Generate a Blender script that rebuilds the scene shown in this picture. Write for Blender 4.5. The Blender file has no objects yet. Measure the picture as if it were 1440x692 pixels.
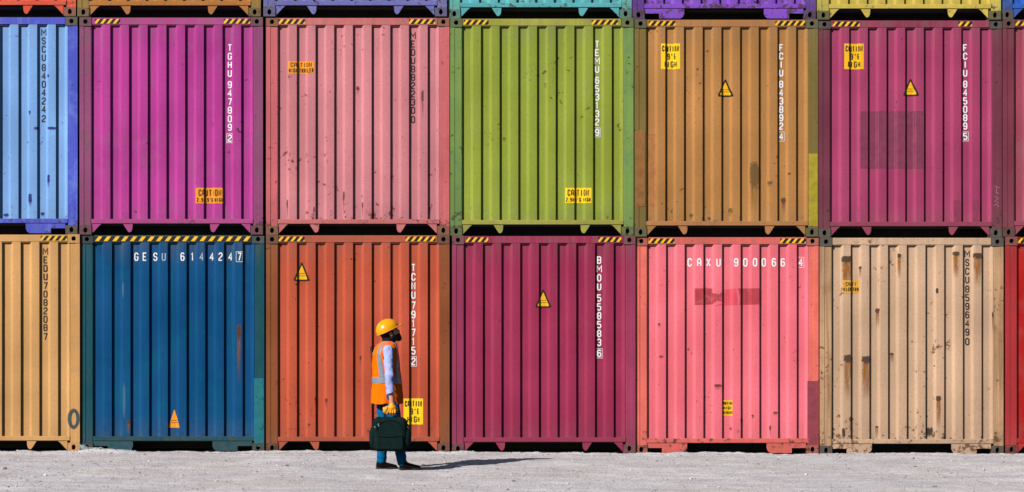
import bpy, bmesh, math, random
import numpy as np
from mathutils import Vector, Matrix
random.seed(7); rng = np.random.default_rng(11)
SC = bpy.context.scene
COL = SC.collection
S = 105.8            # photo pixels per metre on the container fronts
D = 26.0             # camera distance to the fronts
HOR = 457.0          # horizon row in the photo
CAMZ = 1.70
def X_(px): return (px-720)/S
def Z_(py): return CAMZ-(py-HOR)/S
def lin(c):
    c = c/255.0
    return c/12.92 if c <= 0.04045 else ((c+0.055)/1.055)**2.4
def rgb(r, g, b, k=1.0): return (lin(r)*k, lin(g)*k, lin(b)*k, 1)

# ------------------------------------------------------------------ objects
def link(name, mesh, parent=None):
    o = bpy.data.objects.new(name, mesh); COL.objects.link(o)
    if parent is not None: o.parent = parent
    return o
def thing(name, label, cat, loc=(0,0,0), rz=0, group=None, mesh=None):
    o = bpy.data.objects.new(name, mesh); COL.objects.link(o)
    o.location = loc; o.rotation_euler = (0,0,rz)
    o['label'] = label; o['category'] = cat
    if group: o['group'] = group
    return o
def from_bm(name, bm, mats, parent=None, smooth=False):
    me = bpy.data.meshes.new(name); bm.to_mesh(me); bm.free()
    for m in (mats if isinstance(mats, (list, tuple)) else [mats]): me.materials.append(m)
    if smooth:
        for p in me.polygons: p.use_smooth = True
    return link(name, me, parent)
def box(bm, x0, x1, y0, y1, z0, z1, bev=0.0, mi=0):
    vs = [bm.verts.new((x, y, z)) for x in (x0, x1) for y in (y0, y1) for z in (z0, z1)]
    fs = [(0,1,3,2),(4,6,7,5),(0,4,5,1),(2,3,7,6),(0,2,6,4),(1,5,7,3)]
    faces = [bm.faces.new([vs[i] for i in f]) for f in fs]
    for f in faces: f.material_index = mi
    if bev > 0:
        es = list({e for f in faces for e in f.edges})
        bmesh.ops.bevel(bm, geom=es, offset=bev, segments=1, affect='EDGES')
def prism_y(bm, pts, y0, y1, mi=0):
    """closed outline in x,z extruded along y"""
    a = [bm.verts.new((x, y0, z)) for x, z in pts]; b = [bm.verts.new((x, y1, z)) for x, z in pts]
    n = len(pts)
    fs = [bm.faces.new(a), bm.faces.new(b[::-1])]
    for i in range(n): fs.append(bm.faces.new((a[i], b[i], b[(i+1)%n], a[(i+1)%n])))
    for f in fs: f.material_index = mi
    bmesh.ops.recalc_face_normals(bm, faces=fs)

# ------------------------------------------------------------------ node helpers
class N:
    def __init__(s, name):
        s.m = bpy.data.materials.new(name); s.m.use_nodes = True
        s.t = s.m.node_tree; s.t.nodes.clear()
        s.out = s.t.nodes.new('ShaderNodeOutputMaterial')
        s.b = s.t.nodes.new('ShaderNodeBsdfPrincipled')
        s.t.links.new(s.b.outputs[0], s.out.inputs[0])
    def n(s, typ, **kw):
        nd = s.t.nodes.new(typ)
        for k, v in kw.items():
            if hasattr(nd, k): setattr(nd, k, v)
            else: nd.inputs[k].default_value = v
        return nd
    def l(s, a, b): s.t.links.new(a, b)
    def noise(s, vec, w, scale, detail=3, rough=.5):
        nd = s.n('ShaderNodeTexNoise', noise_dimensions='4D')
        nd.inputs['Scale'].default_value = scale; nd.inputs['Detail'].default_value = detail
        nd.inputs['Roughness'].default_value = rough
        s.l(vec, nd.inputs['Vector'])
        if w is not None: s.l(w, nd.inputs['W'])
        return nd.outputs['Fac']
    def ramp(s, fac, a, b, va=0.0, vb=1.0):
        nd = s.n('ShaderNodeMapRange'); nd.clamp = True
        nd.inputs[1].default_value = a; nd.inputs[2].default_value = b
        nd.inputs[3].default_value = va; nd.inputs[4].default_value = vb
        s.l(fac, nd.inputs[0]); return nd.outputs[0]
    def math(s, op, a, b=None):
        nd = s.n('ShaderNodeMath', operation=op)
        for i, v in enumerate((a, b)):
            if v is None: continue
            if isinstance(v, (int, float)): nd.inputs[i].default_value = v
            else: s.l(v, nd.inputs[i])
        return nd.outputs[0]
    def mix(s, fac, a, b, mode='MIX'):
        nd = s.n('ShaderNodeMix', data_type='RGBA', blend_type=mode)
        for i, v in ((0, fac), (6, a), (7, b)):
            if isinstance(v, (int, float)): nd.inputs[i].default_value = v
            elif isinstance(v, tuple): nd.inputs[i].default_value = v
            else: s.l(v, nd.inputs[i])
        return nd.outputs[2]
    def coords(s, sc=(1,1,1)):
        tc = s.n('ShaderNodeTexCoord'); mp = s.n('ShaderNodeMapping')
        mp.inputs['Scale'].default_value = sc
        s.l(tc.outputs['Object'], mp.inputs['Vector']); return mp.outputs['Vector']
    def bump(s, h, strength=.3, dist=.01, prev=None):
        nd = s.n('ShaderNodeBump'); nd.inputs['Strength'].default_value = strength
        nd.inputs['Distance'].default_value = dist; s.l(h, nd.inputs['Height'])
        if prev is not None: s.l(prev, nd.inputs['Normal'])
        return nd.outputs['Normal']
def plain(name, col, rough=.6, metal=0, bumps=None, var=.12):
    g = N(name); v = g.coords(); f = g.noise(v, None, 14, 4)
    dk = tuple(c*(1-var) for c in col[:3])+(1,); lt = tuple(min(1, c*(1+var)) for c in col[:3])+(1,)
    g.l(g.mix(g.ramp(f, .3, .7), dk, lt), g.b.inputs['Base Color'])
    g.b.inputs['Roughness'].default_value = rough; g.b.inputs['Metallic'].default_value = metal
    if bumps: g.l(g.bump(g.noise(v, None, bumps[0], 4), bumps[1], bumps[2]), g.b.inputs['Normal'])
    return g.m
def paint(name, base, alt=None, chip=(.05,.022,.012,1), chips=.5, streak=.42, grime=.6, altmix=.35, seed=0.0, scar=.5):
    """weathered steel paint: fading, rain streaks, chips, scratches, dents"""
    g = N(name)
    if alt is None: alt = tuple(c*.55+.10 for c in base[:3])+(1,)
    v = g.coords(); oi = g.n('ShaderNodeObjectInfo')
    w = g.math('MULTIPLY_ADD', oi.outputs['Random'], 37.0); w.node.inputs[2].default_value = seed
    dark = tuple(c*.80 for c in base[:3])+(1,); lite = tuple(min(.95, c*1.12+.008) for c in base[:3])+(1,)
    big = g.noise(v, w, .9, 2, .55)
    c = g.mix(g.ramp(big, .3, .7), dark, lite)
    # vertical run-off streaks
    vs = g.coords((16, 16, .55)); st = g.noise(vs, w, 1.0, 4, .6)
    c = g.mix(g.math('MULTIPLY', g.ramp(st, .5, .78), streak), c, alt)
    vs2 = g.coords((40, 40, 1.6)); st2 = g.noise(vs2, w, 1.0, 3, .6)
    c = g.mix(g.math('MULTIPLY', g.ramp(st2, .52, .72), .25*streak+.05), c, tuple(c_*.6 for c_ in base[:3])+(1,))
    # blotchy alternate tone
    bl = g.noise(v, w, 2.6, 4, .65)
    c = g.mix(g.math('MULTIPLY', g.ramp(bl, .52, .68), altmix), c, alt)
    # fine speckle
    fs = g.noise(v, w, 48, 3, .75)
    c = g.mix(g.ramp(fs, .42, .70, 0, .28), c, tuple(c_*.45 for c_ in base[:3])+(1,))
    # chips and small rust spots gated by a slow mask
    gate = g.noise(v, w, 1.7, 3, .6)
    ch = g.noise(v, w, 15, 6, .72)
    thr = g.ramp(gate, .40, .66, .72-.04*chips, .665-.11*chips)
    sep = g.n('ShaderNodeSeparateXYZ'); g.l(v, sep.inputs[0])
    low = g.ramp(sep.outputs['Z'], .13, .45, .09*chips, 0)
    cm = g.ramp(g.math('SUBTRACT', g.math('ADD', ch, low), thr), 0, .025)
    c = g.mix(g.math('MULTIPLY', cm, .85), c, chip)
    # a few long scratches / drips
    vd = g.coords((26, 26, 2.6)); dr = g.noise(vd, w, 1.0, 4, .7)
    drm = g.ramp(dr, .715-.03*scar, .745-.03*scar)
    c = g.mix(g.math('MULTIPLY', drm, .7*min(1, scar+.2)), c, chip)
    # road grime towards the sill
    gr = g.math('MULTIPLY', g.ramp(sep.outputs['Z'], .12, .5, grime*.55, 0), g.ramp(ch, .35, .7))
    c = g.mix(gr, c, (.16,.12,.10,1))
    tp = g.math('MULTIPLY', g.ramp(sep.outputs['Z'], 2.45, 2.80, 0, grime*.45), g.ramp(st, .40, .62))
    c = g.mix(tp, c, (.17,.15,.13,1))
    g.l(c, g.b.inputs['Base Color'])
    g.l(g.ramp(bl, .3, .7, .48, .68), g.b.inputs['Roughness'])
    g.b.inputs['Specular IOR Level'].default_value = .09
    n1 = g.bump(bl, .30, .016)
    n2 = g.bump(fs, .25, .003, n1)
    n3 = g.bump(cm, .4, -.0015, n2)
    g.l(n3, g.b.inputs['Normal'])
    return g.m
def decal(name, col, worn=.5, rough=.55, scale=22, thr=.62, alpha=1.0, dirt=.25):
    """sticker / stencil paint with worn-through patches"""
    g = N(name); v = g.coords(); oi = g.n('ShaderNodeObjectInfo')
    w = g.math('MULTIPLY', oi.outputs['Random'], 51.0)
    n = g.noise(v, w, scale, 7, .7)
    c = g.mix(g.ramp(g.noise(v, w, 7, 5, .65), .4, .7, 0, dirt), col, tuple(x*.45+.02 for x in col[:3])+(1,))
    g.l(c, g.b.inputs['Base Color']); g.b.inputs['Roughness'].default_value = rough
    g.b.inputs['Specular IOR Level'].default_value = .3
    a = g.ramp(n, thr+.12*(1-worn), thr+.12*(1-worn)+.04, alpha, alpha*(1-worn))
    g.l(a, g.b.inputs['Alpha'])
    return g.m

M = {}
M['dark_steel'] = plain('dark_steel', (.02,.022,.022,1), .8)
M['hole'] = plain('casting_cavity_shade', (.008,.009,.009,1), .9)  # near-black colour put in for the shade inside the casting holes
M['stick_yellow'] = decal('sticker_yellow', rgb(250,205,20), .35, thr=.70)
M['stick_orange'] = decal('sticker_orange', rgb(240,150,30), .35, thr=.70)
M['stick_amber'] = decal('sticker_amber', rgb(240,180,15), .3, thr=.70)
M['ink'] = decal('sticker_ink', rgb(30,24,14), .3, dirt=0, thr=.72)
M['code_white'] = decal('stencil_white', rgb(240,236,240), .45, scale=40, thr=.60, dirt=.15)
M['code_black'] = decal('stencil_black', rgb(32,28,26), .5, scale=40, thr=.60, dirt=0)
M['code_faded'] = decal('stencil_faded_white', rgb(190,210,225), .7, scale=34, thr=.56, alpha=.7, dirt=.3)
M['haz_y'] = decal('hazard_yellow', rgb(245,190,40), .5, thr=.58, dirt=.4)
M['haz_k'] = decal('hazard_black', rgb(22,20,18), .5, thr=.58, dirt=0)
M['haz_yw'] = decal('hazard_yellow_worn', rgb(225,190,50), 1, thr=.36, dirt=.5)
M['haz_kw'] = decal('hazard_black_worn', rgb(30,28,24), 1, thr=.36, dirt=0)

# ------------------------------------------------------------------ container front profile
W, HT, LEN = 2.438, 2.888, 12.19
PX0, PX1 = .160, 2.308
RID, REC, PIT = .008, .0425, .2486
def profile():
    p = [(PX0, REC)]
    dy = REC-RID                                                   # pressed steel: rounded bends
    for k in range(9):
        d = PX0+PIT*k
        if k: p += [(d-.0025, RID), (d-.0005, RID+.01*dy), (d+.001, RID+.06*dy), (d+.018, RID+.94*dy), (d+.020, RID+.99*dy), (d+.0225, REC)]
        p += [(d+.1035, REC), (d+.106, REC-.005*dy), (d+.114, REC-.06*dy), (d+.120, REC-.20*dy), (d+.134, REC-.80*dy), (d+.140, REC-.94*dy), (d+.147, REC-.995*dy), (d+.1495, RID)]
    p.append((PX1, RID)); return p
PROF = profile()
PXs = np.array([p[0] for p in PROF]); PYs = np.array([p[1] for p in PROF])
ARC = np.concatenate([[0], np.cumsum(np.hypot(np.diff(PXs), np.diff(PYs)))])
def x2u(x): return float(np.interp(x, PXs, ARC))
def u2xy(u): return float(np.interp(u, ARC, PXs)), float(np.interp(u, ARC, PYs))

# ------------------------------------------------------------------ stroke lettering
G = {
'A':[[(0,0),(0,4.7),(1.2,6),(2.8,6),(4,4.7),(4,0)],[('i',0,2.4),('j',4,2.4)]],
'B':['c',[(0,0),(0,6),(3,6),(4,5.2),(4,3.9),(3.3,3),(4,2.1),(4,.8),(3,0)],[('i',0,3),('j',3.3,3)]],
'C':[[(4,4.3),(4,5),(3,6),(1,6),(0,5),(0,1),(1,0),(3,0),(4,1),(4,1.7)]],
'D':['c',[(0,0),(0,6),(2.8,6),(4,4.8),(4,1.2),(2.8,0)]],
'E':[[(4,6),(0,6),(0,0),(4,0)],[('i',0,3),(3.2,3)]],
'F':[[(4,6),(0,6),(0,0)],[('i',0,3),(3.2,3)]],
'G':[[(4,4.6),(4,5),(3,6),(1,6),(0,5),(0,1),(1,0),(3,0),(4,1),(4,2.8),(2.4,2.8)]],
'H':[[(0,0),(0,6)],[(4,0),(4,6)],[('i',0,3),('j',4,3)]],
'I':[[(2,0),(2,6)]],
'L':[[(0,6),(0,0),(4,0)]],
'M':[[(0,0),(0,6),(2,2.4),(4,6),(4,0)]],
'N':[[(0,0),(0,6),(4,0),(4,6)]],
'O':['c',[(1,0),(0,1),(0,5),(1,6),(3,6),(4,5),(4,1),(3,0)]],
'R':[[(0,0),(0,6),(3,6),(4,5.2),(4,3.8),(3,3),('i',0,3)],[(2.3,2.5),(4,0)]],
'S':[[(4,4.6),(4,5),(3,6),(1,6),(0,5),(0,4),(1,3),(3,3),(4,2),(4,1),(3,0),(1,0),(0,1),(0,1.4)]],
'T':[[(0,6),(4,6)],[('t',2,6),(2,0)]],
'U':[[(0,6),(0,1),(1,0),(3,0),(4,1),(4,6)]],
'X':[[(0,0),(4,6)],[(0,6),(1.5,3.75)],[(2.5,2.25),(4,0)]],
'1':[[(.8,4.8),(2,6),(2,0)]],
'2':[[(0,4.6),(0,5),(1,6),(3,6),(4,5),(4,3.9),(0,1.1),(0,0),(4,0)]],
'3':[[(0,5),(1,6),(3,6),(4,5),(4,4),(3.2,3),(4,2),(4,1),(3,0),(1,0),(0,1)],[(1.4,3),('j',3.2,3)]],
'4':[[(3,0),(3,6),(0,2),('j',3,2)],[('i',3,2),(4.3,2)]],
'5':[[(4,6),(0,6),(0,3.5),(3,3.5),(4,2.7),(4,1),(3,0),(1,0),(0,1)]],
'6':[[(4,5),(3,6),(1,6),(0,5),(0,1),(1,0),(3,0),(4,1),(4,2.6),(3.2,3.4),('i',0,3.4)]],
'7':[[(0,6),(4,6),(1.6,0)]],
'8':['c',[(1,0),(0,1),(0,2.2),(.8,3),(0,3.8),(0,5),(1,6),(3,6),(4,5),(4,3.8),(3.2,3),(4,2.2),(4,1),(3,0)],[('i',.8,3),('j',3.2,3)]],
'9':[[(0,1),(1,0),(3,0),(4,1),(4,5),(3,6),(1,6),(0,5),(0,3.4),(.8,2.6),('j',4,2.6)]],
"'":[[(2,6),(2,4.4)]], '.':[[(2,0),(2,.9)]], '0':['c',[(1,0),(0,1),(0,5),(1,6),(3,6),(4,5),(4,1),(3,0)]],
}
def stroke_quads(pts, w, closed):
    n = len(pts); P = [Vector(p) for p in pts]; L = []; R = []
    for i in range(n):
        a = P[i-1] if (closed or i > 0) else None
        b = P[(i+1) % n] if (closed or i < n-1) else None
        d1 = (P[i]-a).normalized() if a is not None else None
        d2 = (b-P[i]).normalized() if b is not None else None
        if d1 is None: d1 = d2
        if d2 is None: d2 = d1
        n1 = Vector((-d1.y, d1.x)); n2 = Vector((-d2.y, d2.x))
        m = (n1+n2); m = m.normalized() if m.length > 1e-6 else n1
        k = min(1/max(.2, m.dot(n1)), 1.9)
        L.append(P[i]+m*k*w/2); R.append(P[i]-m*k*w/2)
    q = []
    for i in range(n if closed else n-1):
        j = (i+1) % n; q.append((R[i], R[j], L[j], L[i]))
    return q
def glyph_quads(ch, x, y, w, h, sw):
    """x,y = lower left of the cap box"""
    if ch not in G: return []
    iw, ih = (w-sw)/4, (h-sw)/6
    out = []; items = G[ch]; closed = False
    for it in items:
        if it == 'c': closed = True; continue
        pts = []
        for p in it:
            dx = dy = 0
            if isinstance(p[0], str):
                dx = {'i': sw*.52, 'j': -sw*.52, 't': 0}[p[0]]; dy = -sw*.52 if p[0] == 't' else 0; p = p[1:]
            pts.append((x+sw/2+p[0]*iw+dx, y+sw/2+p[1]*ih+dy))
        out += stroke_quads(pts, sw, closed); closed = False
    return out
def wrap(polys, mats, name, parent, off, mis=None):
    """lay flat polygons (u = distance along the bent steel, z) on the corrugated front"""
    bm = bmesh.new()
    for i, q in enumerate(polys):
        try: f = bm.faces.new([bm.verts.new((p[0], p[1], 0)) for p in q])
        except ValueError: continue
        if mis: f.material_index = mis[i]
    us = [v.co.x for v in bm.verts]
    for a in ARC[1:-1]:
        if min(us) < a < max(us):
            g = list(bm.verts)+list(bm.edges)+list(bm.faces)
            bmesh.ops.bisect_plane(bm, geom=g, plane_co=(a,0,0), plane_no=(1,0,0), dist=1e-6)
    for v in bm.verts:
        u, z = v.co.x, v.co.y; x, y = u2xy(u); v.co = (x, y-off, z)
    bmesh.ops.recalc_face_normals(bm, faces=bm.faces)
    for f in bm.faces:
        if f.normal.y > 0: f.normal_flip()
    return from_bm(name, bm, mats, parent)
def flat_decal(polys, mats, name, parent, y, mis=None):
    bm = bmesh.new()
    for i, q in enumerate(polys):
        f = bm.faces.new([bm.verts.new((p[0], y, p[1])) for p in q])
        if mis: f.material_index = mis[i]
    for f in bm.faces:
        f.normal_update()
        if f.normal.y > 0: f.normal_flip()
    return from_bm(name, bm, mats, parent)
def clip(poly, ax, lim, sign):
    out = []
    for i in range(len(poly)):
        a, b = poly[i], poly[(i+1) % len(poly)]
        ia, ib = sign*(a[ax]-lim) <= 0, sign*(b[ax]-lim) <= 0
        if ia: out.append(a)
        if ia != ib:
            t = (lim-a[ax])/(b[ax]-a[ax]); out.append((a[0]+(b[0]-a[0])*t, a[1]+(b[1]-a[1])*t))
    return out
def ellipse(cx, cz, rx, rz, n=20): return [(cx+rx*math.cos(2*math.pi*i/n), cz+rz*math.sin(2*math.pi*i/n)) for i in range(n)]

# ------------------------------------------------------------------ stain / patch materials on UVs
def stain_mat(name, top, low, strength=1.0, seed=0.0, blob=.22):
    g = N(name); tc = g.n('ShaderNodeTexCoord'); sep = g.n('ShaderNodeSeparateXYZ'); g.l(tc.outputs['UV'], sep.inputs[0])
    v = g.coords(); oi = g.n('ShaderNodeObjectInfo'); w = g.math('MULTIPLY_ADD', oi.outputs['Random'], 31.0); w.node.inputs[2].default_value = seed
    nz = g.noise(v, w, 42, 4, .75); vs = g.coords((70,70,5)); nv = g.noise(vs, w, 1, 3, .6)
    jit = g.math('MULTIPLY', g.math('SUBTRACT', nz, .5), 2.0)
    cx = g.math('MULTIPLY', g.math('ABSOLUTE', g.math('SUBTRACT', sep.outputs['X'], .5)), 2.0)     # 0 centre, 1 edge
    # ragged core near the top
    dy = g.math('DIVIDE', g.math('SUBTRACT', sep.outputs['Y'], 1-blob*.55), blob*.55)
    rad = g.math('POWER', g.math('ADD', g.math('POWER', cx, 2.4), g.math('POWER', g.math('ABSOLUTE', dy), 2.4)), .42)
    topm = g.ramp(g.math('ADD', rad, jit), .72, 1.08, 1, 0)
    # run fading downwards
    run = g.math('MULTIPLY', g.ramp(g.math('ADD', cx, g.math('MULTIPLY', jit, .5)), .35, .90, 1, 0), g.math('MULTIPLY', g.ramp(sep.outputs['Y'], .0, .65, 0, .95), g.ramp(nv, .38, .54, .22, 1)))
    run = g.math('MULTIPLY', run, g.ramp(sep.outputs['Y'], 1-blob*.5, 1-blob*.3, 1, 0))
    guard = g.math('MULTIPLY', g.ramp(cx, .88, 1, 1, 0), g.math('MULTIPLY', g.ramp(sep.outputs['Y'], .97, 1, 1, 0), g.ramp(sep.outputs['Y'], 0, .03, 0, 1)))
    a = g.math('MULTIPLY', g.math('MULTIPLY', g.math('MAXIMUM', run, topm), guard), strength)
    g.l(g.mix(topm, low, top), g.b.inputs['Base Color']); g.b.inputs['Roughness'].default_value = .85
    g.l(a, g.b.inputs['Alpha']); return g.m
def patch_mat(name, col, alpha=.8, worn=.3):
    g = N(name); v = g.coords(); n = g.noise(v, None, 9, 6, .7)
    g.l(g.mix(g.ramp(n, .35, .7), col, tuple(c*1.6 for c in col[:3])+(1,)), g.b.inputs['Base Color'])
    g.l(g.ramp(g.noise(v, None, 4, 6, .7), .64-.2*worn, .68-.2*worn+.02, alpha, alpha*(1-worn)), g.b.inputs['Alpha'])
    g.b.inputs['Roughness'].default_value = .6; return g.m
M['rust_run'] = stain_mat('rust_run', rgb(72,54,38), rgb(156,92,26), 1, 0.0, .17)
M['rust_thin'] = stain_mat('rust_thin', rgb(80,50,30), rgb(140,88,42), .85, 3.1, .25)
M['rust_blob'] = stain_mat('rust_blob', rgb(60,50,38), rgb(110,80,45), 1, 5.1, .75)
M['smear'] = stain_mat('mould_smear', rgb(92,74,38), rgb(120,92,42), .5, 2.2, .5)
M['chipred'] = stain_mat('scuff_brown', rgb(105,45,45), rgb(150,70,70), .8, 1.2, .6)
M['chipwhite'] = stain_mat('scuff_white', rgb(110,145,165), rgb(80,120,145), .35, 7.2, .9)
M['chipblue'] = stain_mat('chip_navy', rgb(35,40,120), rgb(60,80,160), 1, 8.2, .6)
M['chipdark'] = stain_mat('chip_dark', rgb(84,44,40), rgb(130,66,56), .65, 4.2, .4)

# ------------------------------------------------------------------ casting with oval hole
def casting(name, x0, z0, mats, parent, rx, rz, w=.160, h=.116, mirror=False, yb=.17):
    bm = bmesh.new(); y = -.004; n = 24; cx, cz = x0+w/2, z0+h/2
    ring = []; outer = []
    for i in range(n):
        t = 2*math.pi*(i+.5)/n; c, s = math.cos(t), math.sin(t)
        ring.append((cx+rx*c, cz+rz*s))
        k = min((w/2)/max(abs(c), 1e-6), (h/2)/max(abs(s), 1e-6)); outer.append((cx+k*c, cz+k*s))
    # snap nearest outer samples to the corners
    for sx in (-1, 1):
        for sz in (-1, 1):
            cc = (cx+sx*w/2, cz+sz*h/2)
            j = min(range(n), key=lambda q: (outer[q][0]-cc[0])**2+(outer[q][1]-cc[1])**2); outer[j] = cc
    vo = [bm.verts.new((p[0], y, p[1])) for p in outer]; vi = [bm.verts.new((p[0], y, p[1])) for p in ring]
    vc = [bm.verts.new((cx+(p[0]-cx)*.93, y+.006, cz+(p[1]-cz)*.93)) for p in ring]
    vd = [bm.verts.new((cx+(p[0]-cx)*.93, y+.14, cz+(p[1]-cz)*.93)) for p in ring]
    vb = [bm.verts.new((p[0], yb, p[1])) for p in outer]
    fs = []
    for i in range(n):
        j = (i+1) % n
        fs.append(bm.faces.new((vo[i], vo[j], vi[j], vi[i])))
        fs.append(bm.faces.new((vi[i], vi[j], vc[j], vc[i])))
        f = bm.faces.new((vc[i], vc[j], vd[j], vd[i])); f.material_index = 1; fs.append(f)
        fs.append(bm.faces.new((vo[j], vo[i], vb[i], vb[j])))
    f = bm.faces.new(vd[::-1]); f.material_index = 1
    bm.faces.new(vb)
    bmesh.ops.recalc_face_normals(bm, faces=bm.faces)
    return from_bm(name, bm, mats, parent)

# ------------------------------------------------------------------ container
def container(label, left, yb, yoff, panel, frame, rail=None, cast=None, bracket='tab', haz=None, haz_z=.052, haz_worn=False, hp=.084):
    rail = rail or panel
    root = thing('shipping_container', label, 'container', (X_(left), yoff, Z_(yb)), 0, 'shipping containers stacked in three rows')
    root['px'] = left; root['py'] = yb
    cast = cast or frame
    # corrugated front
    bm = bmesh.new(); z0, z1 = .196, 2.79
    zs = [z0+(z1-z0)*i/12 for i in range(13)]
    rows = [[bm.verts.new((x, y, z)) for x, y in PROF] for z in zs]
    for a, b in zip(rows[:-1], rows[1:]):
        for i in range(len(PROF)-1): bm.faces.new((a[i], a[i+1], b[i+1], b[i]))
    rr = random.Random(int(left*7+yb))
    for _ in range(5):                                            # shallow dents
        cx, cz, r, d = rr.uniform(.3, 2.2), rr.uniform(.4, 2.5), rr.uniform(.15, .4), rr.uniform(.001, .006)
        for v in bm.verts:
            q = ((v.co.x-cx)**2+(v.co.z-cz)**2)/r**2
            if q < 1: v.co.y += d*(1-q)**2
    from_bm('front_panel', bm, panel, root, smooth=True)
    # posts
    hc = .116
    for side in (0, 1):
        bm = bmesh.new(); w = .158 if side == 0 else .128
        if side == 0: cs = [(0,.003),(.058,.003),(.062,.009),(w-.012,.009),(w,.014),(w,.09),(0,.09)]
        else: cs = [(0,.014),(.010,.009),(w-.062,.009),(w-.058,.003),(w,.003),(w,.09),(0,.09)]
        ox = 0 if side == 0 else W-w
        a = [bm.verts.new((ox+x, y, hc+.0015)) for x, y in cs]; b = [bm.verts.new((ox+x, y, HT-hc-.0015)) for x, y in cs]
        bm.faces.new(a[::-1]); bm.faces.new(b)
        for i in range(len(cs)): j = (i+1) % len(cs); bm.faces.new((a[i], a[j], b[j], b[i]))
        bmesh.ops.recalc_face_normals(bm, faces=bm.faces)
        from_bm('corner_post', bm, frame, root)
        for top in (0, 1):
            w2 = .160
            casting('corner_casting', 0 if side == 0 else W-w2, 0 if not top else HT-hc, [cast, M['hole']], root,
                    .027 if not top else .030, .038 if not top else .032, w2, hc)
    # header
    bm = bmesh.new(); box(bm, .1625, W-.1625, .004, .075, HT-.100, HT-.006, .004)
    box(bm, .1635, W-.1635, .019, .06, HT-.1145, HT-.1015, .002)
    from_bm('top_rail', bm, rail, root)
    # sill
    bm = bmesh.new(); box(bm, .161 if False else .1585, W-.1295, .001, .075, .145, .205, .004)
    from_bm('bottom_rail', bm, rail, root)
    # brackets under the sill
    for side in (0, 1):
        f = (lambda x: x) if side == 0 else (lambda x: W-x)
        if bracket == 'tab':
            bm = bmesh.new(); prism_y(bm, [(f(x), z) for x, z in [(.168,.1435),(.295,.1435),(.262,.118),(.172,.022),(.168,.022)]], .010, .018)
            from_bm('corner_gusset', bm, rail, root)
            bm = bmesh.new()
            prism_y(bm, [(f(x), z) for x, z in [(.575,.1435),(.705,.1435),(.700,.075),(.688,.045),(.668,.030),(.648,.034),(.632,.055)]], .012, .020)
            from_bm('bottom_bracket', bm, rail, root)
        else:
            bm = bmesh.new()
            prism_y(bm, [(f(x), z) for x, z in [(.165,.1435),(.690,.1435),(.690,.075),(.672,.034),(.64,.012),(.355,.012),(.355,.078),(.165,.078)]], .010, .018)
            from_bm('bottom_bracket', bm, rail, root)
    # side walls, roof, rear wall, underframe
    for side in (0, 1):
        bm = bmesh.new(); x_o = .006 if side == 0 else W-.006; sg = 1 if side == 0 else -1
        pts = []; y = .1
        while y < LEN-.12: pts += [(x_o, y), (x_o, y+.07), (x_o+sg*.036, y+.138), (x_o+sg*.036, y+.208)]; y += .276
        a = [bm.verts.new((p[0], p[1], .15)) for p in pts]; b = [bm.verts.new((p[0], p[1], HT-.05)) for p in pts]
        for i in range(len(pts)-1): bm.faces.new((a[i], a[i+1], b[i+1], b[i]))
        box(bm, min(x_o, x_o+sg*.05), max(x_o, x_o+sg*.05), .18, LEN-.18, .02, .149)
        box(bm, min(x_o, x_o+sg*.05), max(x_o, x_o+sg*.05), .18, LEN-.18, HT-.0495, HT-.006)
        from_bm('side_wall', bm, panel, root)
    bm = bmesh.new(); box(bm, .058, W-.058, .0765, LEN-.03, HT-.03, HT-.014); from_bm('roof', bm, panel, root)
    bm = bmesh.new(); box(bm, .01, W-.01, LEN-.09, LEN, .0, HT-.035); from_bm('rear_wall', bm, frame, root)
    bm = bmesh.new(); box(bm, .06, W-.06, .09, LEN-.1, .125, .1425)
    y = .45
    while y < LEN-.4: box(bm, .06, W-.06, y, y+.05, .018, .1235); y += .6
    from_bm('underframe', bm, M['dark_steel'], root)
    # hazard tape
    hy, hk = (M['haz_yw'], M['haz_kw']) if haz_worn else (M['haz_y'], M['haz_k'])
    for (a, b) in (haz if haz is not None else [(18, 53), (200, 237)]):
        a, b = max(a/S, .17), min(b/S, W-.17); zt = HT-.022 if haz_z > .04 else HT-.034; zb = zt-.062
        polys, mis = [], []; t = a-.1; k = 0
        while t < b:
            wd = hp*(.44 if k % 2 == 0 else .56)
            q = [(t, zb), (t+wd, zb), (t+wd+.048, zt), (t+.048, zt)]
            q = clip(q, 0, a, -1) if min(p[0] for p in q) < a else q
            if q: q = clip(q, 0, b, 1) if max(p[0] for p in q) > b else q
            if len(q) >= 3: polys.append(q); mis.append(k % 2)
            t += wd; k += 1
        flat_decal(polys, [hy, hk], 'hazard_tape', root, .0015, mis)
    return root
def loc(root, px, py): return (px-root['px'])/S, (root['py']-py)/S
def box_frame(ux, zb, zt, hw, t):
    return [[(ux-hw, zb), (ux+hw, zb), (ux+hw, zb+t), (ux-hw, zb+t)], [(ux-hw, zt-t), (ux+hw, zt-t), (ux+hw, zt), (ux-hw, zt)],
            [(ux-hw, zb+t), (ux-hw+t, zb+t), (ux-hw+t, zt-t), (ux-hw, zt-t)], [(ux+hw-t, zb+t), (ux+hw, zb+t), (ux+hw, zt-t), (ux+hw-t, zt-t)]]
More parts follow.
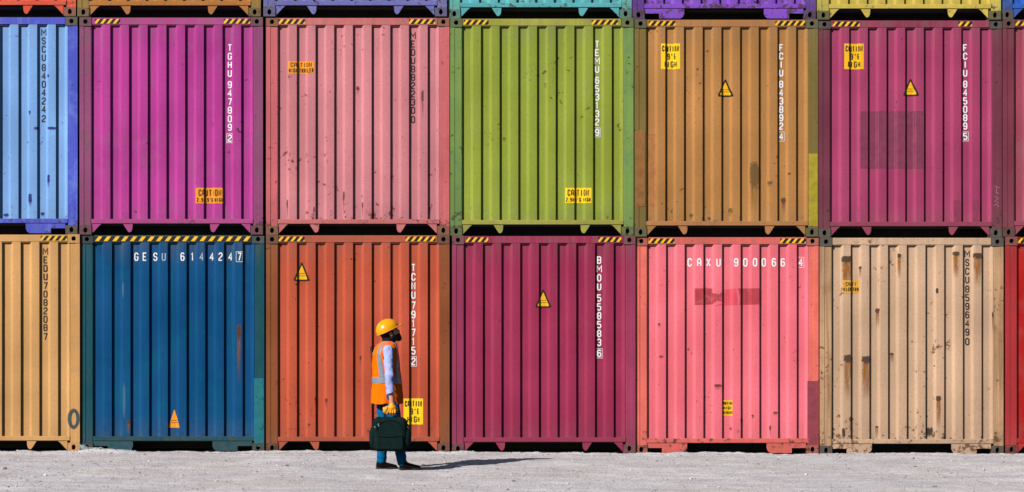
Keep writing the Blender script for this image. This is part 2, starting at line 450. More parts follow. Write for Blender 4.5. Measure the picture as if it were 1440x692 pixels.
def code(root, px, py, text, mat, pitch=12.0, cap=10.2, wid=6.0, sw=1.65, gap1=4.0, gap2=4.5, boxed=True):
    """vertical marking: owner letters, serial number, check digit"""
    y = py; L, Dg, Ck = text; ux = x2u(loc(root, px, 0)[0])
    def glyph(ch, y):
        _, z = loc(root, 0, y+cap); w = (wid if ch != 'M' else wid*1.3)/S
        return glyph_quads(ch, ux-w/2, z, w, cap/S, (sw if ch != 'M' else sw*.88)/S)
    polys = []
    for c in L: polys += glyph(c, y); y += pitch
    wrap(polys, mat, 'owner_code', root, .0022)
    y += gap1; polys = []
    for c in Dg: polys += glyph(c, y); y += pitch
    wrap(polys, mat, 'serial_number', root, .0022)
    y += gap2-1.2; polys = glyph(Ck, y)
    if boxed: polys += box_frame(ux, loc(root, 0, y+cap+1.7)[1], loc(root, 0, y-1.7)[1], (wid/2+1.6)/S, .6/S)
    wrap(polys, mat, 'check_digit', root, .0022)
def hcode(root, items, y0, y1, wid=6.3, sw=1.5):
    for name, ch, px, mat in items:
        u = x2u(loc(root, px, 0)[0]); _, z = loc(root, 0, y1)
        polys = glyph_quads(ch, u-wid/S/2, z, wid/S, (y1-y0)/S, sw/S)
        if name == 'check_digit': polys += box_frame(u, loc(root, 0, y1+1.5)[1], loc(root, 0, y0-1.5)[1], 4.8/S, .6/S)
        wrap(polys, mat, name, root, .0022)
def sticker(root, x0, y0, x1, y1, mat, lines, label=None, inks=None):
    (a, zt), (b, zb) = loc(root, x0, y0), loc(root, x1, y1); ua, ub = x2u(a), x2u(b)
    st = wrap([[(ua, zb), (ub, zb), (ub, zt), (ua, zt)]], mat, 'caution_sticker', root, .0022)
    if label: st['label'] = label
    Hh = zt-zb; Wd = ub-ua
    for (txt, cy, ch, fill, sw) in lines:                          # centre height (0 top..1), letter height, width fraction, stroke
        n = len(txt); step = Wd*fill/n; h = Hh*ch; z = zt-Hh*cy-h/2; x = ua+Wd*(1-fill)/2
        for word in txt.split(' '):
            polys = []
            for c in word:
                polys += glyph_quads(c, x+step*.10, z, step*.80, h, h*sw); x += step
            if polys: wrap(polys, inks or M['ink'], 'sticker_text', st, .0042)
            x += step
    return st
T_FULL = [("CAUTION", .20, .23, .92, .16), (" 9'6", .50, .24, .60, .16), ("HIGH", .81, .24, .70, .16)]
T_WIDE = [("CAUTION", .32, .42, .84, .15), ("2.9M 9'6 HIGH", .78, .27, .94, .17)]
T_TRAIL = [("CAUTION", .28, .36, .84, .16), ("HIGH TRAILER", .74, .36, .96, .16)]
def rounded(poly, r, n=4):
    out = []; m = len(poly)
    for i in range(m):
        p0, p, p2 = Vector(poly[i-1]), Vector(poly[i]), Vector(poly[(i+1) % m])
        a = p+(p0-p).normalized()*r; b = p+(p2-p).normalized()*r
        for k in range(n+1):
            t = k/n; q = a*(1-t)**2+p*2*t*(1-t)+b*t*t; out.append((q.x, q.y))
    return out
def triangle(root, cx, ya, yb_, hw, outline=True, mat='stick_amber'):
    c, zt = loc(root, cx, ya); _, zb = loc(root, 0, yb_); u = x2u(c); h = hw/S
    def lay(poly):
        out = []
        for i in range(len(poly)):
            p, q = poly[i], poly[(i+1) % len(poly)]
            for k in range(6): t = k/6; out.append((x2u(p[0]+(q[0]-p[0])*t), p[1]+(q[1]-p[1])*t))
        return out
    tri = [(c-h*1.26, zb-.003), (c+h*1.26, zb-.003), (c, zt+.024)]
    if outline:
        o = wrap([lay(rounded(tri, .032))], M['ink'], 'warning_sticker', root, .0022)
        inner = rounded([(c-h*1.26+.037, zb+.018), (c+h*1.26-.037, zb+.018), (c, zt-.024)], .018)
        i = wrap([lay(inner)], M[mat], 'sticker_face', o, .0038); off = .0052
    else:
        o = wrap([lay(rounded(tri, .02))], M[mat], 'warning_sticker', root, .0022); off = .0042
    polys = []; r = random.Random(int(cx))
    for kk, (zz, ww) in enumerate(((.40, .09), (.27, .11))):        # two lines of tiny print
        z = zb+(zt-zb)*zz; x = u-ww/2
        while x < u+ww/2-.008:
            w = r.uniform(.008, .02); polys.append([(x, z), (min(x+w, u+ww/2), z), (min(x+w, u+ww/2), z+.008), (x, z+.008)]); x += w+.006
    wrap(polys, M['ink'], 'sticker_text', o, off)
    return o
def stain(root, x0, y0, x1, y1, mat, name='rust_stain'):
    (a, zt), (b, zb) = loc(root, x0, y0), loc(root, x1, y1); ua, ub = x2u(a), x2u(b)
    o = wrap([[(ua, zb), (ub, zb), (ub, zt), (ua, zt)]], M[mat], name, root, .0016)
    me = o.data; uv = me.uv_layers.new(name='UVMap')
    for lp in me.loops:
        co = me.vertices[lp.vertex_index].co
        uv.data[lp.index].uv = ((x2u(co.x)-ua)/(ub-ua), (co.z-zb)/(zt-zb))
    return o
def patch(root, x0, y0, x1, y1, mat, name='repainted_patch', pts=None, lab=None):
    if pts is None: pts = [(x0, y1), (x1, y1), (x1, y0), (x0, y0)]
    pl = [(x2u(loc(root, p[0], 0)[0]), loc(root, 0, p[1])[1]) for p in pts]
    o = wrap([pl], mat, name, root, .0014)
    if lab: o['label'] = lab
    return o

# ------------------------------------------------------------------ paints
def P(name, base, frame, alt=None, falt=None, **k):
    a = paint(name+'_paint', base, alt, seed=len(M)*1.7, **k)
    kk = dict(k); kk['chips'] = min(1, k.get('chips', .5)+.25); kk['altmix'] = .6; kk['streak'] = .6
    f = paint(name+'_frame_paint', frame, falt, seed=len(M)*2.3+4, **kk)
    M[name] = a; M[name+'_f'] = f
    cm = tuple(frame[i]*.42+(.085,.072,.055)[i]*.62 for i in range(3))+(1,)
    M[name+'_c'] = paint(name+'_casting_paint', cm, tuple(x*.5 for x in cm[:3])+(1,), seed=len(M)*3.1, chips=1.0, altmix=.7, streak=.3)
    return a, f
K = 1.05

# ================================================================== THE STACK
P('red_orange', rgb(229.3,85.7,60.3), rgb(219.5,87.6,60.3))
P('ochre', rgb(181.4,116.9,50.5), rgb(146.3,116.9,58.3), falt=rgb(120,110,60))
P('periwinkle', rgb(109.1,113.0,185.3), rgb(105.2,109.1,175.6), chips=.6)
P('cyan', rgb(82.7,175.6,185.3), rgb(92.5,175.6,165.8), alt=rgb(110,170,150), chips=.8)
P('violet', rgb(131.6,73.0,202.9), rgb(92.5,53.4,146.3), chips=1.1, scar=1)
P('canary', rgb(209.8,185.3,77.9), rgb(195.1,180.5,82.7), chips=.5)
P('blue', rgb(14.3,87.6,190.2), rgb(14.3,77.9,165.8))
P('sky_blue', rgb(124.2,170.0,230.0), rgb(80.4,89.8,206.9), falt=rgb(120,150,225), chip=rgb(40,45,130), chips=.55, scar=.9, altmix=.15, streak=.2)
P('magenta', rgb(179.5,58.0,144.9), rgb(147.3,73.8,118.6), falt=rgb(118,90,98), chips=.62)
P('salmon', rgb(204.8,127.2,134.7), rgb(200.9,102.9,109.0), falt=rgb(175,85,80), chip=rgb(110,45,45), chips=.85, scar=.9, altmix=.15, streak=.3, grime=.4)
P('lime', rgb(141.5,155.1,55.3), rgb(119.3,148.4,77.6), falt=rgb(92,128,92), alt=rgb(140,150,80), chips=.62, streak=.45)
M['lime_rail'] = paint('lime_rail', rgb(162,160,70), rgb(130,140,70), chips=.3)
P('tan', rgb(178.7,125.8,71.7), rgb(125.7,104.2,55.4), falt=rgb(110,112,60), alt=rgb(165,120,75), chips=.62, streak=.45)
P('raspberry', rgb(164.1,61.6,102.2), rgb(120.3,57.1,75.7), falt=rgb(100,62,66), alt=rgb(150,75,95), chips=.62)
P('mauve', rgb(158.0,68.1,89.6), rgb(120.5,53.2,69.3), falt=rgb(112,66,72), chips=.2)
P('sand', rgb(204.9,155.4,99.3), rgb(206.8,154.1,95.4), alt=rgb(205,160,110), chips=.08, altmix=.1, streak=.2, scar=0, grime=.1)
P('navy', rgb(0.0,73.6,125.3), rgb(20.5,76.4,90.6), alt=rgb(0,96,122), falt=rgb(45,82,80), chip=rgb(90,55,35), chips=.35, streak=.55)
P('terracotta', rgb(189.4,83.8,59.5), rgb(143.7,81.0,47.7), falt=rgb(130,78,48), alt=rgb(180,92,60), chips=.62, streak=.4)
P('cherry', rgb(154.6,45.5,81.6), rgb(153.6,56.7,91.3), falt=rgb(135,58,80), alt=rgb(150,66,84), chips=.12, streak=.5)
P('coral', rgb(249.3,115.1,131.1), rgb(235.9,115.3,102.6), falt=rgb(204,98,82), alt=rgb(232,120,115), chips=.55, scar=.7, altmix=.25)
P('beige', rgb(200.6,165.2,136.7), rgb(176.5,140.3,93.1), falt=rgb(128,90,48), alt=rgb(196,160,122), chip=rgb(88,55,35), chips=.95, scar=.9, altmix=.2)
P('red', rgb(177.5,29.9,27.3), rgb(173.6,50.5,54.4), falt=rgb(150,60,65), chips=.2)
M['beige_f'] = paint('beige_frame_streaked', rgb(194,154,118), rgb(108,74,44), chip=rgb(84,58,36), chips=1.2, streak=1.0, scar=1.2, altmix=.5, grime=.6, seed=9)
M['grey_cast'] = paint('bare_casting', rgb(90,84,78), rgb(70,66,60), chips=.7)
M['olive_cast'] = paint('olive_casting', rgb(98,96,66), rgb(74,78,58), chips=.7)
M['rusty_cast'] = paint('rusty_casting', rgb(140,92,72), rgb(100,72,60), chips=.7)

LB = [-145.6, 113.3, 374.2, 635.6, 893.6, 1153.2, 1414.0]
LM = [-149.0, 111.7, 374.0, 633.0, 892.4, 1151.2, 1410.4]
LT = [-151.5, 108.5, 370.6, 630.4, 889.6, 1149.3, 1408.6]
YB = [635.0, 635.6, 636.0, 637.0, 638.5, 639.4, 638.4]
ro = [0, .012, -.006, .008, .015, .0, .01]
hpx = HT*S
YM = [y-hpx-.3 for y in YB]; YT = [y-hpx-.3-(1.0 if i < 3 else 0) for i, y in enumerate(YM)]
def c(row, i, label, name, **k):
    L = (LB, LM, LT)[row][i]; y = (YB, YM, YT)[row][i]
    yo = ro[i]+(-.012, .0, .01)[(i*2+row) % 3]
    fr = k.pop('frame', M[name+'_f'])
    k.setdefault('cast', M[name+'_c'])
    return container(label, L, y, yo, M[name], fr, **k)
# bottom row
b0 = c(0, 0, 'sandy yellow container in the bottom row with a sprayed dark ring on its right post', 'sand', haz=[(18,53),(203,240)], rail=M['sand'], cast=M['sand_f'])
b1 = c(0, 1, 'dark blue container at ground level with hazard stripes along its whole top rail', 'navy', haz=[(17,241)], hp=.116, bracket='block', rail=M['navy_f'])
b2 = c(0, 2, 'terracotta orange container in the bottom row behind the standing worker', 'terracotta', haz=[(17,54),(196,238)], rail=paint('terracotta_rail', rgb(186,90,66), rgb(150,70,50)))
b3 = c(0, 3, 'dark cherry red container in the bottom row under the lime green one', 'cherry', haz=[(20,51),(206,238)], rail=M['cherry'])
b4 = c(0, 4, 'bright coral pink container in the bottom row with a torn dark red band', 'coral', haz=[(19,55),(204,240)], bracket='block', rail=paint('coral_rail', rgb(226,104,98), rgb(170,100,70), chips=.8))
b5 = c(0, 5, 'rust streaked beige container in the bottom row under the raspberry one', 'beige', haz=[(20,52),(200,240)], bracket='block', haz_worn=True, cast=M['grey_cast'], rail=M['beige'])
b6 = c(0, 6, 'deep red container cut by the right frame edge in the bottom row', 'red', haz=[(18,60),(200,237)])
# middle row
m0 = c(1, 0, 'pale sky blue container with deep blue post in the middle row', 'sky_blue', haz=[], bracket='block', cast=M['grey_cast'], rail=M['sky_blue_f'])
m1 = c(1, 1, 'bright magenta container in the middle row on top of the dark blue one', 'magenta', haz=[(22,57),(203,240)], rail=paint('magenta_rail', rgb(178,70,138), rgb(140,80,110)), cast=paint('magenta_casting', rgb(112,72,84), rgb(90,70,72)))
m2 = c(1, 2, 'faded salmon pink container in the middle row on top of the terracotta one', 'salmon', haz=[(18,55),(201,238)], cast=M['rusty_cast'], rail=paint('salmon_rail', rgb(205,114,116), rgb(180,95,90), chips=.6))
m3 = c(1, 3, 'lime green container in the middle row on top of the cherry red one', 'lime', haz=[(19,54),(199,236)], rail=M['lime_rail'])
m4 = c(1, 4, 'tan brown container with olive posts in the middle row above the coral one', 'tan', haz=[(20,58),(198,240)], rail=paint('tan_rail', rgb(176,120,72), rgb(135,110,60)), cast=M['olive_cast'])
m5 = c(1, 5, 'raspberry red container with a large dark square patch in the middle row', 'raspberry', haz=[(20,58),(197,216)], rail=paint('raspberry_rail', rgb(150,62,88), rgb(110,62,72)), cast=M['grey_cast'])
m6 = c(1, 6, 'dull mauve red container cut by the right frame edge in the middle row', 'mauve', haz=[(18,60),(200,237)])
# top row, only its lower edge shows
t0 = c(2, 0, 'red orange container of the top row above the sky blue one', 'red_orange', cast=M['rusty_cast'])
t1 = c(2, 1, 'ochre brown container of the top row above the magenta one', 'ochre')
t2 = c(2, 2, 'periwinkle blue container of the top row above the salmon pink one', 'periwinkle')
t3 = c(2, 3, 'turquoise container of the top row above the lime green one', 'cyan')
t4 = c(2, 4, 'scratched violet container of the top row above the tan brown one', 'violet', bracket='block', rail=M['violet'])
t5 = c(2, 5, 'canary yellow container of the top row above the raspberry one', 'canary', cast=M['olive_cast'])
t6 = c(2, 6, 'strong blue container of the top row at the right frame edge', 'blue', cast=M['grey_cast'])

# ---- writing and marks
code(m0, 60.5, 40, ('MSCU','840424','2'), M['code_black'], pitch=11.75, gap1=2.5, gap2=2.5, boxed=False)
code(m1, 322.6, 61.5, ('TGHU','947809','2'), M['code_white'], pitch=12.0)
code(m2, 580.6, 44.5, ('MEDU','882230','0'), M['code_black'], pitch=11.65, gap1=.3, gap2=2.5, boxed=False)
code(m3, 840.0, 56.5, ('TEMU','653132','9'), M['code_white'], pitch=11.75, gap1=3.8, gap2=4)
code(m4, 1099.2, 61.5, ('FCIU','843892','4'), M['code_white'], pitch=11.8, gap1=4.2, gap2=4)
code(m5, 1358.6, 61.5, ('FCIU','845089','5'), M['code_white'], pitch=11.8, gap1=4, gap2=4)
code(b0, 63.2, 348.5, ('MEDU','708208','7'), M['code_black'], pitch=11.8, gap1=1, gap2=2, boxed=False)
code(b2, 581.2, 371, ('TCNU','791715','2'), M['code_white'], pitch=12.75, cap=11, gap1=2, gap2=3.5)
code(b3, 842.8, 360.3, ('BMOU','558583','6'), M['code_white'], pitch=12.5, cap=10.6, gap1=3.5, gap2=4)
code(b5, 1361.2, 352, ('MSCU','859649','0'), M['code_black'], pitch=12.1, gap1=1, gap2=2.5, boxed=False)
hcode(b1, [('code_letter', 'GESU'[i], x, M['code_white' if i < 3 else 'code_faded']) for i, x in enumerate((190.5,203,217.3,229.8))] +
      [('code_digit', '614424'[i], x, M['code_white' if i != 2 else 'code_faded']) for i, x in enumerate((256.2,269.6,283,296.8,309.7,323))] + [('check_digit', '7', 336.2, M['code_white'])], 355, 366.8, wid=5.8, sw=1.6)
hcode(b4, [('code_letter', 'CAXU'[i], x, M['code_white']) for i, x in enumerate((970.6,983.6,997,1010.8))] +
      [('code_digit', '900066'[i], x, M['code_white']) for i, x in enumerate((1035.6,1049,1062.2,1075,1088.8,1101.8))] + [('check_digit', '4', 1127, M['code_white'])], 362.8, 374.8, wid=6.4, sw=1.9)

sticker(m1, 275, 264, 314, 286, M['stick_orange'], T_WIDE)
sticker(m2, 405, 86, 442, 103.5, M['stick_orange'], T_TRAIL)
sticker(m3, 795, 264, 832, 285.5, M['stick_yellow'], T_WIDE)
sticker(m4, 929.5, 61, 956.5, 97, M['stick_yellow'], T_FULL)
sticker(m5, 1187.5, 61, 1215, 97, M['stick_amber'], T_FULL)
sticker(b2, 567.5, 560.5, 595, 597, M['stick_yellow'], T_FULL)
sticker(b4, 1016.5, 563, 1030.5, 585, M['stick_amber'], [("CAUTION", .2, .2, .95, .2), ("HIGH", .5, .2, .7, .2), ("CONTAINER", .8, .2, .95, .2)])
sticker(b5, 1185, 394, 1209, 412, decal('sticker_worn', rgb(225,165,60), 1, thr=.57, dirt=.5), [("CAUTI", .3, .3, .7, .17), ("HIGH TRA", .72, .3, .95, .17)])
triangle(m4, 1020.5, 112, 135.5, 9.4); triangle(m5, 1281.5, 111, 134.5, 9.4)
triangle(b2, 424, 370, 395, 9.6); triangle(b3, 764, 408, 432.5, 9.6)
triangle(b1, 244, 578, 601.5, 6.6, outline=False, mat='stick_orange')

# ---- patches, stains and scuffs
dk = patch_mat('dark_patch', rgb(118,46,74), .80, .28)
patch(m5, 1210, 156, 1301, 237, dk, lab='large dark square patch')
patch(m5, 1341, 281, 1353, 312, patch_mat('dark_patch_low', rgb(135,50,78), .7)); patch(m5, 1368, 281, 1381, 312, patch_mat('dark_patch_low', rgb(135,50,78), .7))
band = patch_mat('torn_band', rgb(165,52,62), .85, .6)
patch(b4, 0, 0, 0, 0, band, pts=[(977,429),(977,405.5),(1002,405.5),(1002.5,412),(1012,413.5),(1016,409),(1016,424),(1008,423),(1003,428)], lab='torn dark red band')
patch(b4, 0, 0, 0, 0, band, pts=[(1038,405.5),(1069,405.5),(1069,428),(1040,429),(1041,418)], lab='torn dark red band')
patch(b4, 977, 405, 1069, 430, patch_mat('band_trace', rgb(228,72,92), .5, .3), pts=[(1004,430),(1018,425),(1018,407),(1036,405.5),(1038.5,429)])
lp = lambda r, q: [loc(r, *p) for p in q]
flat_decal([lp(b4, [(1135.7,627),(1151,628),(1151,536),(1135.7,536)])], patch_mat('post_patch', rgb(125,50,62), .95, .1), 'repainted_patch', b4, .0015)
flat_decal([lp(m4, [(1137.2,318),(1149.8,318),(1149.8,216),(1137.2,216)])], patch_mat('post_patch_olive', rgb(150,134,28), .9, .3), 'repainted_patch', m4, .0015)
flat_decal([lp(m4, [(893.5,290),(907,290),(907,184),(893.5,184)])], patch_mat('post_patch_tan', rgb(150,98,50), .6, .4), 'repainted_patch', m4, .0015)
flat_decal([lp(b1, [(357,628),(370.5,628),(370.5,532),(357,532)])], patch_mat('post_patch_teal', rgb(0,98,110), .9, .5), 'repainted_patch', b1, .0015)
patch(m4, 909.5, 188, 923, 290, patch_mat('tan_patch', rgb(172,112,62), .6, .6))
for (q, mt) in [((1183,359,1198,416),'rust_run'),((1340,353,1350,392),'rust_run'),((1368,355,1382,404),'rust_run'),((1262,356,1268,392),'rust_run'),
                ((1186,498,1198,560),'rust_run'),((1211,500,1225,562),'rust_run'),((1316,556,1324,602),'rust_run'),((1303,601,1313,616),'rust_blob'),
                ((1231,433,1237.5,462),'rust_thin'),((1208,374,1212,392),'rust_thin'),((1231,599,1236,618),'rust_run'),((1184,602,1189,618),'rust_blob'),
                ((1194,585,1199,618),'rust_thin'),((1252,496,1258,510),'rust_thin'),((1395,438,1400,470),'rust_thin'),((1316,405,1320,414),'rust_blob')]:
    stain(b5, *q, mt)
stain(m4, 1054, 226, 1068, 300, 'smear', 'mould_stain'); stain(m4, 1079, 254, 1087, 264, 'smear', 'mould_stain'); stain(m4, 1024, 292, 1031, 306, 'smear', 'mould_stain')
stain(m4, 969, 300, 975, 309, 'smear', 'mould_stain'); stain(m4, 1098, 277, 1106, 300, 'chipdark', 'scuff_mark')
for q in [(481,268,485,304),(402,280,405,310),(440,290,443,313),(508,284,511,305),(500,120,505,135),(592,126,596,168),(603,290,606,306)]: stain(m2, *q, 'chipdark', 'scuff_mark')
for q in [(39,272,45,292),(40,155,43,163),(47,178,54,184),(66,178,79,184),(3,300,12,306),(56,298,62,305),(66,104,69,110),(66,245,70,265)]: stain(m0, *q, 'chipblue', 'paint_chip')
for q in [(1041,588,1046,600),(1057,583,1061,590),(1087,579,1095,585),(1082,598,1085,616),(925,454,929,462),(1026,601,1030,607),(1004,540,1016,549),(926,500,934,505)]: stain(b4, *q, 'chipdark', 'scuff_mark')
for q in [(442,558,445,572),(456,560,461,574),(505,500,508,516),(520,486,523,510)]: stain(b2, *q, 'chipdark', 'scuff_mark')
for q in [(172,535,176,590),(171,395,174,420)]: stain(b1, *q, 'chipwhite', 'scuff_mark')
for q in [(332,455,339,540),(178,590,183,612)]: stain(b1, *q, 'rust_thin')
# sprayed ring on the sandy container's post
def ring_polys(cx, cy, rx, ry, w, n=28):
    o, i = ellipse(cx, cy, rx, ry, n), ellipse(cx, cy, rx-w, ry-w, n)
    return [[o[k], o[(k+1) % n], i[(k+1) % n], i[k]] for k in range(n)]
cx, cz = loc(b0, 103.6, 588.8)
flat_decal(ring_polys(cx, cz, .078, .132, .042), patch_mat('spray_paint', rgb(38,62,66), .88, .25), 'sprayed_ring', b0, .0008)
flat_decal(ring_polys(cx, cz, .085, .139, .007), patch_mat('spray_mist', rgb(60,75,75), .35, .5), 'sprayed_ring', b0, .0008)
# chalk scrawl on the raspberry container's right post
sc = []
for pts in ([(1399,262),(1406,264)],[(1402,263),(1401,271),(1405,272)],[(1399,276),(1404,279),(1399,283),(1405,285)],[(1398,289),(1402,287),(1405,291)]):
    q = [loc(m5, *p) for p in pts]; sc += stroke_quads(q, .007, False)
flat_decal(sc, patch_mat('chalk', rgb(190,140,165), .5, .4), 'chalk_scrawl', m5, .0012)

# ================================================================== GROUND
def vnoise(x, y, sc, seed):
    r = np.random.default_rng(seed); T = r.random((256, 256)); x = x*sc; y = y*sc
    xi = np.floor(x).astype(int); yi = np.floor(y).astype(int); fx = x-xi; fy = y-yi
    fx = fx*fx*(3-2*fx); fy = fy*fy*(3-2*fy); g = lambda a, b: T[a % 256, b % 256]
    return (g(xi,yi)*(1-fx)+g(xi+1,yi)*fx)*(1-fy)+(g(xi,yi+1)*(1-fx)+g(xi+1,yi+1)*fx)*fy-.5
def ground_z(x, y):
    x = np.asarray(x, float); y = np.asarray(y, float)
    near = np.exp(-((np.maximum(np.abs(x)-9, 0))/4)**2)*np.exp(-((np.maximum(np.abs(y+4)-7, 0))/4)**2)
    z = np.interp(x, [-7.5, -5.5, -2, 0, 3, 5, 7.5], [.016, .012, .008, .0, -.012, -.018, -.010])
    z = z + near*(.022*vnoise(x, y, .8, 1)+.012*vnoise(x, y, 2.7, 2)+.009*vnoise(x, y, 9, 3)+.006*vnoise(x, y, 27, 4))
    lip = np.exp(-((y+.06)/.07)**2)*(y < .05)
    z = z + lip*(.010+.022*np.maximum(0, vnoise(x, y*0, 3.1, 6)*1.2)+.016*vnoise(x, y, 16, 7))*near
    z = z + .050*np.exp(-((x+5.35)/.42)**2-((y+.16)/.10)**2)+.02*np.exp(-((x+6.2)/.8)**2-((y+.3)/.2)**2)
    z = z + .016*np.exp(-((x+.95)/.25)**2-((y+.12)/.08)**2)
    z = np.where(y > .12, np.minimum(z, .0)-.012, z)              # scraped level below the stack
    return z
def axis(lo, hi, d, far, k=1.35):
    a = list(np.arange(lo, hi+1e-6, d)); s = d; x = hi
    while x < far: s *= k; x += s; a.append(x)
    s = d; x = lo
    while x > -far: s *= k; x -= s; a.insert(0, x)
    return np.array(a)
def grid_mesh(name, xs, ys, zf):
    Xg, Yg = np.meshgrid(xs, ys, indexing='ij'); Zg = zf(Xg, Yg); nx, ny = Xg.shape
    co = np.stack([Xg, Yg, Zg], -1).reshape(-1, 3); i = np.arange(nx*ny).reshape(nx, ny)
    q = np.stack([i[:-1,:-1], i[1:,:-1], i[1:,1:], i[:-1,1:]], -1).reshape(-1, 4)
    return np_mesh(name, co, q)
def np_mesh(name, co, quads, smooth=True):
    me = bpy.data.meshes.new(name); me.vertices.add(len(co)); me.vertices.foreach_set('co', np.asarray(co, np.float32).ravel())
    n = quads.shape[1]; me.loops.add(quads.size); me.loops.foreach_set('vertex_index', quads.astype(np.int32).ravel())
    me.polygons.add(len(quads)); me.polygons.foreach_set('loop_start', np.arange(0, quads.size, n, dtype=np.int32))
    me.polygons.foreach_set('loop_total', np.full(len(quads), n, np.int32))
    me.polygons.foreach_set('use_smooth', np.full(len(quads), smooth)); me.update(); me.validate(); return me
g = N('gravel_ground'); v = g.coords()
n1 = g.noise(v, None, 1.1, 5, .6); n2 = g.noise(v, None, 26, 6, .75); n3 = g.noise(v, None, 110, 4, .7)
cc = g.mix(g.ramp(n1, .34, .66), rgb(202,192,197), rgb(236,228,231))
vv = g.coords((.5, 3.5, 1)); cc = g.mix(g.ramp(g.noise(vv, None, 1.6, 5, .65), .44, .62, 0, .55), cc, rgb(176,172,176))
cc = g.mix(g.ramp(g.noise(g.coords((.6, 2, 1)), None, .9, 5, .6), .50, .66, 0, .5), cc, rgb(205,186,172))
cc = g.mix(g.ramp(n2, .54, .68, 0, .55), cc, rgb(140,130,132)); cc = g.mix(g.ramp(n2, .44, .30, 0, .6), cc, rgb(235,228,230))
cc = g.mix(g.ramp(n3, .57, .67, 0, .75), cc, rgb(96,88,90)); n4 = g.noise(v, None, 44, 3, .6); cc = g.mix(g.ramp(n4, .63, .70, 0, .8), cc, rgb(84,78,80)); cc = g.mix(g.ramp(n4, .37, .30, 0, .7), cc, rgb(244,240,240)); cc = g.mix(g.ramp(n3, .40, .30, 0, .5), cc, rgb(240,236,236))
vo = g.n('ShaderNodeTexVoronoi'); g.l(v, vo.inputs['Vector']); vo.inputs['Scale'].default_value = 38
cc = g.mix(1.0, cc, (.955,.972,.968,1), 'MULTIPLY'); g.l(cc, g.b.inputs['Base Color']); g.b.inputs['Roughness'].default_value = .95; g.b.inputs['Specular IOR Level'].default_value = .1
bb = g.bump(n2, .7, .02); bb = g.bump(n3, .6, .006, bb); bb = g.bump(vo.outputs['Distance'], .5, -.008, bb); g.l(bb, g.b.inputs['Normal'])
M['ground'] = g.m
gm = grid_mesh('ground', axis(-7.6, 7.6, .03, 900), axis(-7.2, .3, .022, 900), ground_z); gm.materials.append(M['ground'])
gr = link('ground', gm); gr['kind'] = 'structure'

# loose stones
def stones():
    base = bmesh.new(); bmesh.ops.create_icosphere(base, subdivisions=1, radius=1)
    bv = np.array([v.co[:] for v in base.verts]); bf = np.array([[v.index for v in f.verts] for f in base.faces]); base.free()
    n = 14000; x = rng.uniform(-7.6, 7.6, n); y = -7.2+7.2*rng.random(n)
    k = 900; x[:k] = rng.uniform(-7.3, 7.3, k); y[:k] = rng.normal(-.10, .10, k)
    k2 = 260; x[k:k+k2] = rng.normal(-5.4, .45, k2); y[k:k+k2] = rng.normal(-.2, .1, k2)
    y = np.minimum(y, .03); s = .0035+.0045*rng.random(n)**2; big = rng.random(n); s[big > .90] *= 1.6; s[big > .98] *= 1.6; s[big > .9975] *= 1.4
    keep = ~((np.abs(x+1.36) < .30) & (np.abs(y+2.93) < .22) & (s > .008)); x, y, s = x[keep], y[keep], s[keep]; n = len(x)
    z = ground_z(x, y)+s*.15
    a = rng.uniform(0, 6.28, n); sc = np.stack([s*rng.uniform(.8, 1.7, n), s*rng.uniform(.8, 1.4, n), s*rng.uniform(.45, .9, n)], -1)
    P_ = bv[None]*(1+rng.uniform(-.22, .22, (n, len(bv), 1)))*sc[:, None]
    ca, sa = np.cos(a)[:, None], np.sin(a)[:, None]
    co = np.stack([P_[..., 0]*ca-P_[..., 1]*sa+x[:, None], P_[..., 0]*sa+P_[..., 1]*ca+y[:, None], P_[..., 2]+z[:, None]], -1).reshape(-1, 3)
    f = (bf[None]+(np.arange(n)*len(bv))[:, None, None]).reshape(-1, 3)
    me = np_mesh('gravel', co, f, False)
    tone = rng.random(n); dkk = rng.random(n); val = np.where(dkk < .28, .10+.14*tone, .34+.34*tone); hue = rng.uniform(-.03, .03, n)
    colr = np.stack([val*(1.02+hue), val*.95, val*(.97-hue), np.ones(n)], -1)
    at = me.attributes.new('tone', 'FLOAT_COLOR', 'POINT'); at.data.foreach_set('color', np.repeat(colr, len(bv), 0).astype(np.float32).ravel())
    g = N('stone'); an = g.n('ShaderNodeAttribute'); an.attribute_name = 'tone'; g.l(an.outputs['Color'], g.b.inputs['Base Color']); g.b.inputs['Roughness'].default_value = .95
    me.materials.append(g.m); return me
st = link('gravel', stones()); st['kind'] = 'stuff'

# crumpled plastic sheeting trapped under the dark blue container
def sheet():
    xs = np.linspace(0, .46, 30); ys = np.linspace(0, .16, 14); Xg, Yg = np.meshgrid(xs, ys, indexing='ij')
    Z = .085-.16*Xg+.045*vnoise(Xg, Yg, 14, 21)+.03*vnoise(Xg, Yg, 33, 22)-.35*(.16-Yg)**1.2
    Xg = Xg+.03*vnoise(Xg, Yg, 18, 23)
    co = np.stack([Xg, Yg, Z], -1).reshape(-1, 3); i = np.arange(Xg.size).reshape(Xg.shape)
    q = np.stack([i[:-1,:-1], i[1:,:-1], i[1:,1:], i[:-1,1:]], -1).reshape(-1, 4)
    me = np_mesh('plastic_sheet', co, q, False); me.materials.append(plain('grey_plastic', rgb(150,158,160), .45, var=.3)); return me
th = thing('plastic_sheet', 'crumpled grey plastic sheeting trapped under the corner of the dark blue container', 'plastic sheet', (X_(113), -.17, .02), 0, mesh=sheet())
m = th.modifiers.new('thickness', 'SOLIDIFY'); m.thickness = .003

